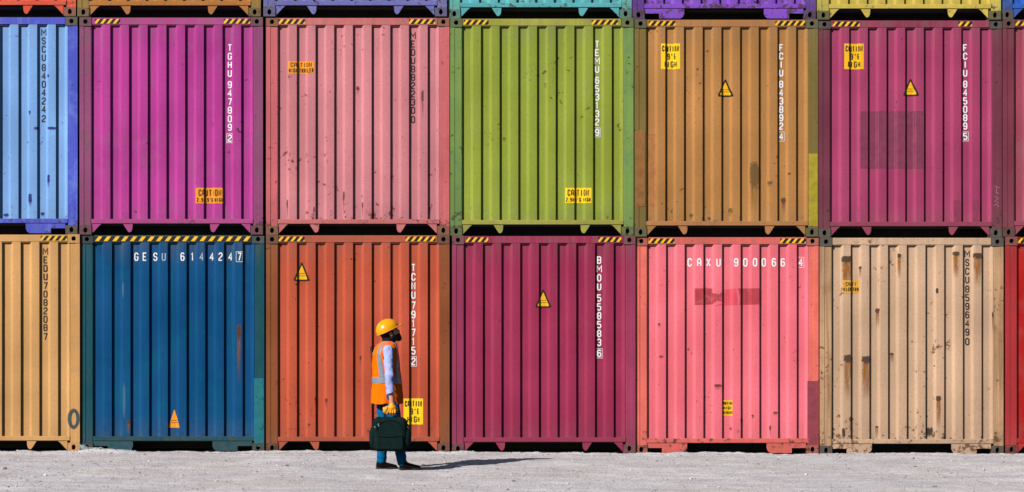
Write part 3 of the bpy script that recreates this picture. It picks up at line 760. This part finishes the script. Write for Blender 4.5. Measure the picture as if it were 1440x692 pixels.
# ================================================================== THE WORKER
def surface_nets(fn, lo, hi, h):
    lo = np.array(lo, float); n = np.ceil((np.array(hi)-lo)/h).astype(int)+1
    ax = [lo[i]+h*np.arange(n[i]) for i in range(3)]
    Xg, Yg, Zg = np.meshgrid(*ax, indexing='ij'); F = fn(Xg, Yg, Zg)
    F = np.where(np.abs(F) < 1e-7, 1e-7, F)
    for a in range(3):                                             # close at the bounds
        sl = [slice(None)]*3
        for e in (0, -1): sl[a] = e; F[tuple(sl)] = np.maximum(F[tuple(sl)], h*.5)
    ins = F < 0; c = [(i, j, k) for i in (0,1) for j in (0,1) for k in (0,1)]
    m = tuple(x-1 for x in F.shape); sub = lambda A, o: A[o[0]:o[0]+m[0], o[1]:o[1]+m[1], o[2]:o[2]+m[2]]
    cnt = np.zeros(m); acc = np.zeros(m+(3,))
    for a in range(3):
        for o in c:
            if o[a]: continue
            o2 = list(o); o2[a] = 1
            f0, f1 = sub(F, o), sub(F, o2); cr = (f0 < 0) != (f1 < 0)
            t = np.where(cr, f0/np.where(cr, f0-f1, 1), 0)
            for b in range(3): acc[..., b] += np.where(cr, (t if b == a else o[b]), 0)
            cnt += cr
    act = cnt > 0; idx = -np.ones(m, int); idx[act] = np.arange(act.sum())
    ii = np.argwhere(act); co = lo+h*(ii+acc[act]/cnt[act][:, None])
    quads = []
    for a in range(3):
        b, d = (a+1) % 3, (a+2) % 3
        s0 = [slice(1, -1)]*3; s1 = [slice(1, -1)]*3; s0[a] = slice(0, -1); s1[a] = slice(1, None)
        i0, i1 = ins[tuple(s0)], ins[tuple(s1)]; e = np.argwhere(i0 != i1); flip = i0[i0 != i1]
        base = e.copy(); base[:, b] += 1; base[:, d] += 1         # grid index of the edge start
        def cell(db, dd):
            q = base.copy(); q[:, b] += db; q[:, d] += dd; return idx[q[:, 0], q[:, 1], q[:, 2]]
        q = np.stack([cell(-1,-1), cell(0,-1), cell(0,0), cell(-1,0)], -1)
        q[~flip] = q[~flip][:, ::-1]; quads.append(q)
    return co, np.concatenate(quads)
def sdf_obj(name, fn, lo, hi, h, mat, parent, smooth=True):
    co, q = surface_nets(fn, lo, hi, h); me = np_mesh(name, co, q, smooth); me.materials.append(mat); return link(name, me, parent)
def cap(X, Y, Z, a, b, ra, rb):
    a, b = np.array(a, float), np.array(b, float); d = b-a
    t = np.clip(((X-a[0])*d[0]+(Y-a[1])*d[1]+(Z-a[2])*d[2])/(d@d), 0, 1)
    return np.sqrt((X-a[0]-t*d[0])**2+(Y-a[1]-t*d[1])**2+(Z-a[2]-t*d[2])**2)-(ra+(rb-ra)*t)
def ell(X, Y, Z, c, r, fw=(1,0,0), up=(0,0,1)):
    fw = np.array(fw, float); fw /= np.linalg.norm(fw); up = np.array(up, float); up -= fw*(up@fw); up /= np.linalg.norm(up); sd = np.cross(up, fw)
    x, y, z = X-c[0], Y-c[1], Z-c[2]
    u = (x*fw[0]+y*fw[1]+z*fw[2])/r[0]; v = (x*sd[0]+y*sd[1]+z*sd[2])/r[1]; w_ = (x*up[0]+y*up[1]+z*up[2])/r[2]
    return (np.sqrt(u*u+v*v+w_*w_)-1)*min(r)
def smin(a, b, k): h = np.clip(.5+.5*(b-a)/k, 0, 1); return b*(1-h)+a*h-k*h*(1-h)
def rbox(X, Y, Z, c, hx, hy, hz, r):
    qx, qy, qz = np.abs(X-c[0])-hx+r, np.abs(Y-c[1])-hy+r, np.abs(Z-c[2])-hz+r
    return np.sqrt(np.maximum(qx,0)**2+np.maximum(qy,0)**2+np.maximum(qz,0)**2)+np.minimum(np.maximum(qx, np.maximum(qy, qz)), 0)-r
def vn3(x, y, z, seed):
    T = np.random.default_rng(seed).random((32, 32, 32)); xi, yi, zi = (np.floor(q).astype(int) for q in (x, y, z))
    fx, fy, fz = x-xi, y-yi, z-zi; fx, fy, fz = (f*f*(3-2*f) for f in (fx, fy, fz)); r = 0
    for i in (0, 1):
        for j in (0, 1):
            for k in (0, 1):
                r = r+T[(xi+i) % 32, (yi+j) % 32, (zi+k) % 32]*(fx if i else 1-fx)*(fy if j else 1-fy)*(fz if k else 1-fz)
    return r
def fold(X, Y, Z, f, seed, amp):
    """cloth creases: ridged noise stretched along slanting lines"""
    k = f*.42; u = (X*.8+Z*.6)*k; v = (Z*.8-X*.6)*k*.42; w_ = Y*k*.7
    n = vn3(u+20, w_+20, v+20, seed); n2 = vn3(u*2.1+5, w_*2+5, v*2.1+5, seed+50)
    return amp*2.4*((1-np.abs(2*n-1))-.62)+amp*1.0*((1-np.abs(2*n2-1))-.62)
px0, py0 = -1.405, -2.90
cloth_spec = .08
PZ = float(ground_z(px0+.04, py0-.03))
man = thing('person', 'bearded worker in yellow helmet and orange vest standing sideways, holding a dark bag', 'person', (px0, py0, PZ))
M['skin'] = plain('skin', rgb(208,146,116), .5, var=.08)
M['hair'] = plain('hair_black', rgb(38,28,24), .7, var=.3, bumps=(90, .6, .004))
M['vest'] = plain('vest_orange', rgb(255,112,0), .75, var=.05, bumps=(28, .3, .006))
M['tape'] = plain('reflective_tape', rgb(128,134,150), .35, var=.1)
M['trim'] = plain('vest_trim', rgb(255,70,30), .7, var=.05)
M['shirt'] = plain('shirt_pale_blue', rgb(165,175,232), .8, var=.06, bumps=(22, .45, .01))
M['navy_cloth'] = plain('navy_cloth', rgb(28,26,38), .85)
M['jeans'] = plain('jeans_blue', rgb(2,92,140), .85, var=.25, bumps=(24, .5, .01))
M['shoe'] = plain('shoe_dark', rgb(14,9,12), .6, var=.2)
M['sole'] = plain('shoe_sole', rgb(20,15,15), .8)
M['helmet'] = plain('helmet_yellow', rgb(244,160,0), .28, var=.02)
M['glove'] = plain('glove_yellow', rgb(240,156,4), .55, var=.08, bumps=(60, .4, .004))
M['bag'] = plain('bag_cloth', rgb(12,32,32), .75, var=.15, bumps=(16, .35, .01))
M['bag_trim'] = plain('bag_trim', rgb(8,18,19), .6)
M['metal'] = plain('zip_metal', rgb(190,195,195), .3, .8)

for n_ in ('vest', 'trim', 'shirt', 'navy_cloth', 'jeans', 'bag', 'bag_trim', 'shoe', 'hair'):
    next(q for q in M[n_].node_tree.nodes if q.type == 'BSDF_PRINCIPLED').inputs['Specular IOR Level'].default_value = cloth_spec
YAW = math.radians(17); cY, sY = math.cos(YAW), math.sin(YAW)
def tors(X, Y, cx, cy): x, y = X-cx, Y-cy; return x*cY+y*sY, -x*sY+y*cY      # forward, left
def tube_stack(X, Y, Z, zs, cxs, cys, a, b, p=2.05):
    cx, cy, A, B = (np.interp(Z, zs, v_) for v_ in (cxs, cys, a, b)); f, l = tors(X, Y, cx, cy)
    return ((np.abs(f/A)**p+np.abs(l/B)**p)**(1/p)-1)*np.minimum(A, B)
VZ = [.74, .80, .95, 1.10, 1.25, 1.36, 1.43, 1.475, 1.505, 1.53]
VCX = [-.072, -.072, -.070, -.074, -.082, -.090, -.080, -.068, -.058, -.05]
VCY = [0]*10
VA = [.186, .184, .172, .160, .152, .140, .122, .100, .075, .055]
VB = [.185, .182, .174, .170, .176, .184, .176, .135, .080, .060]
def vest_f(X, Y, Z, off=0, top=1.512, bot=.773):
    d = tube_stack(X, Y, Z, VZ, VCX, VCY, VA, VB)
    d = d+fold(X, Y, Z, 26, 1, .0035)+.005*np.sin(38*np.arctan2(Y, X+.07)/6.28*2)*np.clip((1.0-Z)/.25, 0, 1)
    f, l = tors(X, Y, -.07, 0)
    d = np.maximum(d-off, np.maximum(Z-top, bot-.006*np.sin(X*30)-Z))
    return d
# arm joints (right arm is nearest the camera)
SHR, ELR, CUR, WRR = (-.045, -.200, 1.405), (-.024, -.282, 1.115), (-.014, -.286, .915), (.004, -.278, .795)
SHL, ELL_, CUL, WRL = (-.125, .200, 1.405), (-.150, .262, 1.12), (-.135, .262, .92), (-.115, .255, .80)
FWh = np.array([.906*cY, .906*sY, .423]); UPh = np.array([-.423*cY, -.423*sY, .906]); SDh = np.cross(UPh, FWh)     # SDh = left side
HC = np.array([-.050, 0.012, 1.640])
hp = lambda f, l, u: tuple(HC+FWh*f+SDh*l+UPh*u)
def legs(X, Y, Z):
    d = ell(X, Y, Z, (-.075, 0, .88), (.125, .165, .13))
    r = smin(cap(X, Y, Z, (-.035, -.085, .86), (.044, -.105, .50), .098, .073), cap(X, Y, Z, (.044, -.105, .50), (.112, -.110, .10), .071, .057), .04)
    l = smin(cap(X, Y, Z, (-.105, .085, .86), (-.118, .060, .50), .098, .073), cap(X, Y, Z, (-.118, .060, .50), (-.140, .040, .10), .071, .057), .04)
    d = smin(smin(d, r, .05), smin(d, l, .05), .01)
    cuff = np.clip((.22-Z)/.2, 0, 1)
    d = d+fold(X, Y, Z, 34, 2, .0035)+cuff*.005*np.sin(Z*95+X*20+Y*10)
    return np.maximum(d, .040-Z)
def body(X, Y, Z):
    """skin: neck, head, forearms, ankles all in one surface"""
    d = tube_stack(X, Y, Z, VZ, VCX, VCY, [q*.86 for q in VA], [q*.88 for q in VB]); d = np.maximum(d, Z-1.5); d = np.maximum(d, .80-Z)
    d = smin(d, cap(X, Y, Z, (-.062, 0, 1.44), hp(-.035, 0, -.08), .060, .056), .03)
    d = smin(d, ell(X, Y, Z, hp(-.012, 0, .005), (.098, .074, .098), FWh, UPh), .02)
    d = smin(d, ell(X, Y, Z, hp(.030, 0, -.072), (.064, .056, .070), FWh, UPh), .03)             # face and jaw
    d = smin(d, ell(X, Y, Z, hp(.070, 0, -.128), (.024, .026, .020), FWh, UPh), .02)             # chin
    d = smin(d, ell(X, Y, Z, hp(.082, 0, -.012), (.014, .045, .012), FWh, UPh), .012)            # brow
    nose = cap(X, Y, Z, hp(.088, 0, -.022), hp(.106, 0, -.062), .008, .013); d = smin(d, nose, .012)
    for s_ in (-1, 1):
        d = smin(d, ell(X, Y, Z, hp(.100, s_*.010, -.066), (.010, .008, .008), FWh, UPh), .006)
        d = np.maximum(d, -ell(X, Y, Z, hp(.094, s_*.030, -.034), (.011, .015, .009), FWh, UPh))   # eye socket
        d = smin(d, ell(X, Y, Z, hp(.078, s_*.030, -.034), (.013, .013, .012), FWh, UPh), .003)
        e = ell(X, Y, Z, hp(-.012, s_*.077, -.048), (.020, .010, .032), FWh, UPh); d = smin(d, e, .008)
    d = np.maximum(d, -ell(X, Y, Z, hp(.104, 0, -.096), (.012, .022, .0025), FWh, UPh))           # mouth
    for (a, b_, c_, w_) in ((SHR, ELR, CUR, WRR), (SHL, ELL_, CUL, WRL)):
        d = smin(d, cap(X, Y, Z, a, b_, .050, .042), .03); d = smin(d, cap(X, Y, Z, b_, w_, .041, .027), .02)
    lg = smin(cap(X, Y, Z, (-.035,-.085,.86), (.044,-.105,.50), .08, .056), cap(X, Y, Z, (.044,-.105,.50), (.112,-.110,.06), .054, .034), .03)
    ll = smin(cap(X, Y, Z, (-.105,.085,.86), (-.118,.060,.50), .08, .056), cap(X, Y, Z, (-.118,.060,.50), (-.140,.040,.06), .054, .034), .03)
    return smin(smin(d, lg, .03), ll, .03)
sdf_obj('body', body, (-.30, -.34, .02), (.16, .34, 1.78), .0075, M['skin'], man)
# hair, beard
def hair(X, Y, Z):
    d = ell(X, Y, Z, hp(-.020, 0, .000), (.103, .080, .104), FWh, UPh); u = (X-HC[0])*UPh[0]+(Y-HC[1])*UPh[1]+(Z-HC[2])*UPh[2]; f = (X-HC[0])*FWh[0]+(Y-HC[1])*FWh[1]+(Z-HC[2])*FWh[2]
    nape = ell(X, Y, Z, hp(-.060, 0, -.062), (.050, .060, .050), FWh, UPh); d = smin(d, nape, .02)
    return np.maximum(d, np.minimum(f-.045, np.maximum(f-.012, -u-.12)))+.0
def hair2(X, Y, Z):
    d = hair(X, Y, Z); f = (X-HC[0])*FWh[0]+(Y-HC[1])*FWh[1]+(Z-HC[2])*FWh[2]
    return np.maximum(d, f-.030)
sdf_obj('hair', hair2, (-.22, -.11, 1.50), (.06, .13, 1.77), .005, M['hair'], man)
def beard(X, Y, Z):
    d = ell(X, Y, Z, hp(.034, 0, -.096), (.071, .0615, .058), FWh, UPh)
    d = smin(d, ell(X, Y, Z, hp(.070, 0, -.140), (.034, .034, .034), FWh, UPh), .02)
    for s_ in (-1, 1): d = smin(d, cap(X, Y, Z, hp(-.002, s_*.070, -.030), hp(.012, s_*.062, -.09), .012, .018), .015)
    d = smin(d, ell(X, Y, Z, hp(.098, 0, -.082), (.012, .028, .008), FWh, UPh), .008)
    # keep the cheeks and lips clear
    u = (X-HC[0])*UPh[0]+(Y-HC[1])*UPh[1]+(Z-HC[2])*UPh[2]; f = (X-HC[0])*FWh[0]+(Y-HC[1])*FWh[1]+(Z-HC[2])*FWh[2]
    d = np.maximum(d, np.where(f > .025, u+.080, u+.035)); d = np.maximum(d, -ell(X, Y, Z, hp(.112, 0, -.098), (.016, .020, .006), FWh, UPh))
    return d+.0025*np.sin(X*230)*np.sin(Z*260)*np.sin(Y*240)
sdf_obj('beard', beard, (-.10, -.10, 1.42), (.14, .13, 1.66), .004, M['hair'], man)
for s_ in (-1, 1):
    sdf_obj('eyebrow', lambda X, Y, Z: cap(X, Y, Z, hp(.094, s_*.014, -.016), hp(.080, s_*.048, -.016), .005, .004), (-.05,-.10,1.56), (.12,.12,1.70), .0035, M['hair'], man)
# helmet: dome, brim, ridge
def hloc(X, Y, Z):
    x, y, z = X-HC[0], Y-HC[1], Z-HC[2]
    return (x*FWh[0]+y*FWh[1]+z*FWh[2], x*SDh[0]+y*SDh[1]+z*SDh[2], x*UPh[0]+y*UPh[1]+z*UPh[2])
helmet = sdf_obj('helmet', lambda X, Y, Z: (lambda f, l, u: np.maximum(np.maximum(((f+.012)/.140)**2+(l/.112)**2+(np.maximum(u-.004, -1)/.130)**2-1, -(((f+.012)/.130)**2+(l/.102)**2+((u-.004)/.120)**2-1))*.06, -(u-.004)))(*hloc(X, Y, Z)),
    (-.24, -.16, 1.52), (.14, .18, 1.82), .0045, M['helmet'], man)
def brim(X, Y, Z):
    f, l, u = hloc(X, Y, Z); rr = np.sqrt(((f+.010)/.150)**2+(l/.120)**2); rf = np.sqrt(((f-.010)/.172)**2+(l/.108)**2)
    out = np.minimum((rr-1)*.12, np.where(f > 0, (rf-1)*.12, 1)); inn = (np.sqrt(((f+.012)/.132)**2+(l/.104)**2)-1)*.1
    drop = -.10*np.maximum(f-.10, 0)
    return np.maximum(np.maximum(out, -inn), np.abs(u-.004-drop)-.0055)
sdf_obj('brim', brim, (-.24, -.17, 1.52), (.18, .20, 1.82), .004, M['helmet'], helmet)
sdf_obj('ridge', lambda X, Y, Z: (lambda f, l, u: np.maximum(np.maximum(np.abs(l)-.010, (np.sqrt(((f+.012)/.1455)**2+(l/.30)**2+((u-.004)/.1355)**2)-1)*.13), .03-u))(*hloc(X, Y, Z)), (-.24, -.06, 1.52), (.16, .08, 1.83), .004, M['helmet'], helmet)
sdf_obj('chin_strap_clip', lambda X, Y, Z: ell(X, Y, Z, hp(.035, -.100, -.008), (.010, .006, .008), FWh, UPh), (-.1,-.14,1.58), (.08,-.04,1.70), .003, plain('clip_white', rgb(215,215,210), .5), helmet)
# shirt: sleeves and collar
def sleeves(X, Y, Z):
    d = tube_stack(X, Y, Z, VZ, VCX, VCY, [q*.93 for q in VA], [q*.95 for q in VB]); d = np.maximum(np.maximum(d, Z-1.47), .86-Z)
    for (a, b_, c_) in ((SHR, ELR, CUR), (SHL, ELL_, CUL)):
        k = smin(cap(X, Y, Z, a, b_, .063, .051), cap(X, Y, Z, b_, c_, .051, .047), .03); d = smin(d, k, .035)
    d = d+fold(X, Y, Z, 52, 4, .0042)*np.clip((np.abs(Y)-.17)/.05, 0, 1)
    cuts = np.where(np.abs(Y) > .200, c_cut(X, Y, Z), -1)
    return np.maximum(d, cuts)
def c_cut(X, Y, Z): return .905+.25*(X+.022)-Z
sdf_obj('shirt', sleeves, (-.32, -.36, .84), (.14, .36, 1.50), .006, M['shirt'], man)
sdf_obj('sleeve_cuff', lambda X, Y, Z: np.maximum(np.maximum(cap(X, Y, Z, (CUR[0]-.002, CUR[1], CUR[2]+.05), (CUR[0]+.004, CUR[1], CUR[2]-.03), .050, .052)+fold(X, Y, Z, 70, 5, .002), c_cut(X, Y, Z)-.004), Z-.25*(X+.022)-.955), (-.12, -.37, .86), (.08, -.18, 1.0), .005, M['shirt'], man)
sdf_obj('collar', lambda X, Y, Z: np.maximum(np.maximum(cap(X, Y, Z, (-.066, 0, 1.44), hp(-.045, 0, -.10), .090, .078), np.abs(Z-1.512-.12*(X+.06))-.036), -cap(X, Y, Z, (-.060, 0, 1.44), hp(-.035, 0, -.06), .066, .060)), (-.20, -.12, 1.42), (.08, .12, 1.58), .005, M['navy_cloth'], man)
# vest with armholes
def armh(X, Y, Z, r):
    d = 9
    for (a, b_) in ((SHR, ELR), (SHL, ELL_)):
        a2 = (a[0], a[1]*1.0, a[2]-.06); q = ell(X, Y, Z, (a2[0], a2[1]*1.15, a2[2]), (r*.86, .085, r*1.42), (cY, sY, 0)); d = np.minimum(d, q)
    return d
def front_gap(X, Y, Z):
    f, l = tors(X, Y, -.07, 0); return np.where(f > 0, np.abs(l)-np.clip((Z-1.18)*.30, .0, .08), 1)
vest = sdf_obj('safety_vest', lambda X, Y, Z: np.maximum(np.maximum(vest_f(X, Y, Z, .010), -armh(X, Y, Z, .080)), -front_gap(X, Y, Z)), (-.33, -.28, .74), (.20, .28, 1.54), .0065, M['vest'], man)
sdf_obj('armhole_trim', lambda X, Y, Z: np.maximum(np.maximum(vest_f(X, Y, Z, .013), -armh(X, Y, Z, .077)), armh(X, Y, Z, .087)), (-.22, -.28, 1.16), (.12, .28, 1.54), .005, M['trim'], vest)
sdf_obj('armhole_shade', lambda X, Y, Z: np.maximum(vest_f(X, Y, Z, .007), armh(X, Y, Z, .078)), (-.22, -.28, 1.16), (.12, .28, 1.54), .005, M['navy_cloth'], vest)  # dark band added between trim and sleeve, painting in the armhole shade
sdf_obj('reflective_belt', lambda X, Y, Z: np.maximum(vest_f(X, Y, Z, .0145), np.abs(Z-1.048+.02*X)-.036), (-.33, -.28, .98), (.20, .28, 1.12), .005, M['tape'], vest)
def braces(side):
    def f_(X, Y, Z):
        f, l = tors(X, Y, -.075, 0)
        return np.maximum(np.maximum(np.maximum(np.maximum(vest_f(X, Y, Z, .0145), np.abs(l-side*np.interp(Z, [1.08, 1.25, 1.42, 1.5], [.150, .140, .115, .09]))-.021), 1.086-Z), -armh(X, Y, Z, .084)), Z-1.495)
    return f_
for s_ in (-1, 1): sdf_obj('reflective_stripe', braces(s_), (-.30, -.26, 1.05), (.14, .26, 1.54), .005, M['tape'], vest)
sdf_obj('trousers', legs, (-.27, -.26, .04), (.22, .26, 1.03), .0065, M['jeans'], man)
# shoes
def shoe(hx, hy, ang):
    ca, sa = math.cos(ang), math.sin(ang)
    def up_(X, Y, Z):
        u = (X-hx)*ca+(Y-hy)*sa; v_ = -(X-hx)*sa+(Y-hy)*ca
        d = ell(u, v_, Z, (.060, 0, .040), (.074, .038, .048)); d = smin(d, ell(u, v_, Z, (.158, .004, .026), (.082, .043, .032)), .04)
        d = smin(d, cap(u, v_, Z, (.045, 0, .05), (.035, 0, .085), .040, .040), .02)
        return np.maximum(d, .010-Z)
    def so_(X, Y, Z):
        u = (X-hx)*ca+(Y-hy)*sa; v_ = -(X-hx)*sa+(Y-hy)*ca; w_ = np.interp(u, [0, .1, .18, .25], [.036, .034, .047, .030])
        q = np.sqrt(np.maximum(np.abs(u-.115)-.097, 0)**2+np.maximum(np.abs(v_)-(w_-.034+.002), 0)**2)-.034
        return np.maximum(q, np.abs(Z-.008)-.013)
    return up_, so_
for (hx, hy, an) in ((.096, -.118, .14), (-.190, .030, .12)):
    u_, o_ = shoe(hx, hy, an); b0_, b1_ = (hx-.08, hy-.12, -.012), (hx+.32, hy+.14, .16)
    s1_ = sdf_obj('shoe', u_, b0_, b1_, .005, M['shoe'], man); sdf_obj('shoe_sole', o_, b0_, b1_, .005, M['sole'], s1_)
# gloved right hand gripping the handle, bare relaxed left hand
HX, HY, HZ = .004, -.283, .700                                     # handle bar runs along x under the fingers
def gloveR(X, Y, Z):
    d = cap(X, Y, Z, (WRR[0], WRR[1], .775), (HX, HY-.012, .735), .032, .036)
    d = smin(d, rbox(X, Y, Z, (HX, HY-.014, .728), .047, .019, .032, .016), .02)
    xs = (-.040, -.014, .012, .038); rr = (.0105, .0118, .012, .0112); ln = (.9, 1.02, 1.05, .98)
    for x, r, k in zip(xs, rr, ln):                                # knuckle, outer segment, curled under the handle, back up inside
        p = [(HX+x, HY-.028, .712), (HX+x*1.05, HY-.034, .712-.030*k), (HX+x*1.05, HY-.012, .712-.050*k), (HX+x, HY+.014, .712-.036*k)]
        f = cap(X, Y, Z, p[0], p[1], r*1.08, r)
        f = smin(f, cap(X, Y, Z, p[1], p[2], r, r*.95), .003); f = smin(f, cap(X, Y, Z, p[2], p[3], r*.95, r*.85), .003)
        d = np.minimum(smin(d, f, .004), f)
    th_ = smin(cap(X, Y, Z, (HX+.034, HY+.004, .742), (HX+.060, HY+.016, .716), .015, .0135), cap(X, Y, Z, (HX+.060, HY+.016, .716), (HX+.050, HY+.006, .690), .0135, .0115), .004)
    return smin(d, th_, .006)
sdf_obj('glove', gloveR, (-.09, -.37, .61), (.10, -.20, .83), .0032, M['glove'], man)
sdf_obj('glove', lambda X, Y, Z: smin(smin(cap(X, Y, Z, (-.052, -.300, .738), (-.074, -.312, .700), .020, .024), cap(X, Y, Z, (-.074, -.312, .700), (-.052, -.318, .672), .022, .013), .01), cap(X, Y, Z, (-.040, -.298, .742), (-.088, -.300, .728), .014, .016), .01)+fold(X, Y, Z, 120, 3, .0015),
        (-.13, -.36, .64), (.0, -.25, .78), .0035, M['glove'], man)['label'] = 'spare glove bunched in the grip'
def handL(X, Y, Z):
    bx, by = WRL[0], WRL[1]
    d = cap(X, Y, Z, (bx, by, .80), (bx+.006, by+.002, .775), .027, .027); d = smin(d, rbox(X, Y, Z, (bx+.010, by, .735), .040, .014, .042, .013), .018)
    for i, (o, L1) in enumerate(((-.030, .052), (-.010, .064), (.011, .070), (.031, .062))):
        p = [(bx+.012+o, by, .700), (bx+.020+o, by-.004, .700-L1*.55), (bx+.030+o, by-.018, .700-L1)]
        f = smin(cap(X, Y, Z, p[0], p[1], .0095, .0088), cap(X, Y, Z, p[1], p[2], .0088, .0075), .003); d = smin(d, f, .004)
    t = smin(cap(X, Y, Z, (bx+.035, by-.004, .760), (bx+.062, by-.014, .728), .013, .011), cap(X, Y, Z, (bx+.062, by-.014, .728), (bx+.064, by-.018, .700), .011, .009), .004)
    return smin(d, t, .006)
sdf_obj('hand', handL, (-.20, .18, .60), (.0, .32, .84), .0035, M['skin'], man)

# ================================================================== THE BAG
bag = thing('briefcase', 'soft black travel bag with side pockets hanging from the worker\'s yellow glove', 'bag', (px0, py0, PZ))
BY = -.295
def bag_body(X, Y, Z):
    t = np.clip((Z-.23)/.4, 0, 1); hx = np.interp(Z, [.22, .27, .42, .58, .64], [.180, .196, .204, .204, .190])
    x = (X+.018)/hx*.2; d = rbox(x, Y-BY, Z-.432, (0,0,0), .200, .062, .200, .060)
    top = np.sqrt(np.maximum(np.abs(X+.018)-.09, 0)**2*1.0+np.maximum(Z-.50, 0)**2)-.140
    d = np.maximum(d, np.where(Z > .5, top, -1))
    return d+fold(X, Y, Z, 22, 6, .004)
bb_ = sdf_obj('bag_body', bag_body, (-.26, -.40, .15), (.24, -.19, .66), .0065, M['bag'], bag)
sdf_obj('front_pocket', lambda X, Y, Z: rbox(X, Y, Z, (-.015, BY-.064, .335+.0*X), .160, .018, .085, .018)+fold(X, Y, Z, 30, 7, .003), (-.20, -.40, .23), (.17, -.33, .44), .006, M['bag'], bag)
for s_, w_ in ((-1, .030), (1, .040)):
    sdf_obj('side_pocket', lambda X, Y, Z: ell(X, Y, Z, (-.018+s_*.200, BY, .385), (w_+.012, .045, .125))+fold(X, Y, Z, 34, 8, .003), (-.30, -.36, .24), (.26, -.23, .53), .006, M['bag'], bag)
# zips, seams, puller
def tubepath(pts, r, mat, name, parent):
    def f_(X, Y, Z):
        d = 9
        for a, b_ in zip(pts[:-1], pts[1:]): d = np.minimum(d, cap(X, Y, Z, a, b_, r, r))
        return d
    P3 = np.array(pts); return sdf_obj(name, f_, P3.min(0)-r*2.5, P3.max(0)+r*2.5, max(r*.5, .0028), mat, parent)
arc = [(-.018+.150*math.cos(a), BY-.062, .475+.118*math.sin(a)) for a in np.linspace(math.pi*1.0, 0, 13)]
tubepath(arc, .005, M['bag_trim'], 'zip', bag)
tubepath([(-.165, BY-.080, .405), (-.05, BY-.084, .400), (.06, BY-.084, .404), (.135, BY-.080, .415)], .005, M['bag_trim'], 'pocket_seam', bag)
tubepath([(-.150, BY-.070, .548), (-.140, BY-.072, .525)], .006, M['metal'], 'zip_pull', bag)
tubepath([(-.190, BY-.060, .520), (-.186, BY-.062, .505)], .005, M['metal'], 'buckle', bag)
tubepath([(-.085, BY+.008, .608), (-.078, BY+.010, .655), (-.050, HY, .678), (.0, HY, .684), (.055, HY, .678), (.078, BY+.010, .655), (.085, BY+.008, .608)], .009, M['bag_trim'], 'handle', bag)
tubepath([(.175, BY, .56), (.212, BY-.01, .50), (.222, BY-.01, .42), (.205, BY, .34)], .009, M['bag_trim'], 'shoulder_strap', bag)

# ================================================================== CAMERA AND LIGHT
cam = bpy.data.cameras.new('camera'); co_ = bpy.data.objects.new('camera', cam); COL.objects.link(co_)
co_.location = (0, -D, CAMZ); co_.rotation_euler = (math.radians(90), 0, 0)
cam.sensor_width = 36; cam.sensor_fit = 'HORIZONTAL'; cam.lens = 36*D*S/1440; cam.shift_y = (HOR-346)/1440
cam.clip_end = 3000; SC.camera = co_
AZ, EL = math.radians(43.5), math.radians(33)
to_sun = Vector((-math.sin(AZ)*math.cos(EL), -math.cos(AZ)*math.cos(EL), math.sin(EL)))
sun = bpy.data.lights.new('sun', 'SUN'); sun.energy = 5.0; sun.angle = math.radians(.5); sun.color = (1, .965, .91)
so = bpy.data.objects.new('sun', sun); COL.objects.link(so); so.rotation_euler = to_sun.to_track_quat('Z', 'Y').to_euler(); so.location = (-20, -24, 30)
w = bpy.data.worlds.new('World'); SC.world = w; w.use_nodes = True; nt = w.node_tree
bg = nt.nodes['Background']; sk = nt.nodes.new('ShaderNodeTexSky'); sk.sky_type = 'NISHITA'; sk.sun_disc = False
sk.sun_elevation = EL; sk.sun_rotation = math.radians(180)+AZ; nt.links.new(sk.outputs[0], bg.inputs[0]); bg.inputs[1].default_value = .05
SC.view_settings.view_transform = 'Standard'; SC.view_settings.look = 'None'; SC.view_settings.exposure = .06; SC.view_settings.gamma = 1
SC.render.engine = 'CYCLES'
SC.cycles.diffuse_bounces = 0; SC.cycles.transparent_max_bounces = 8
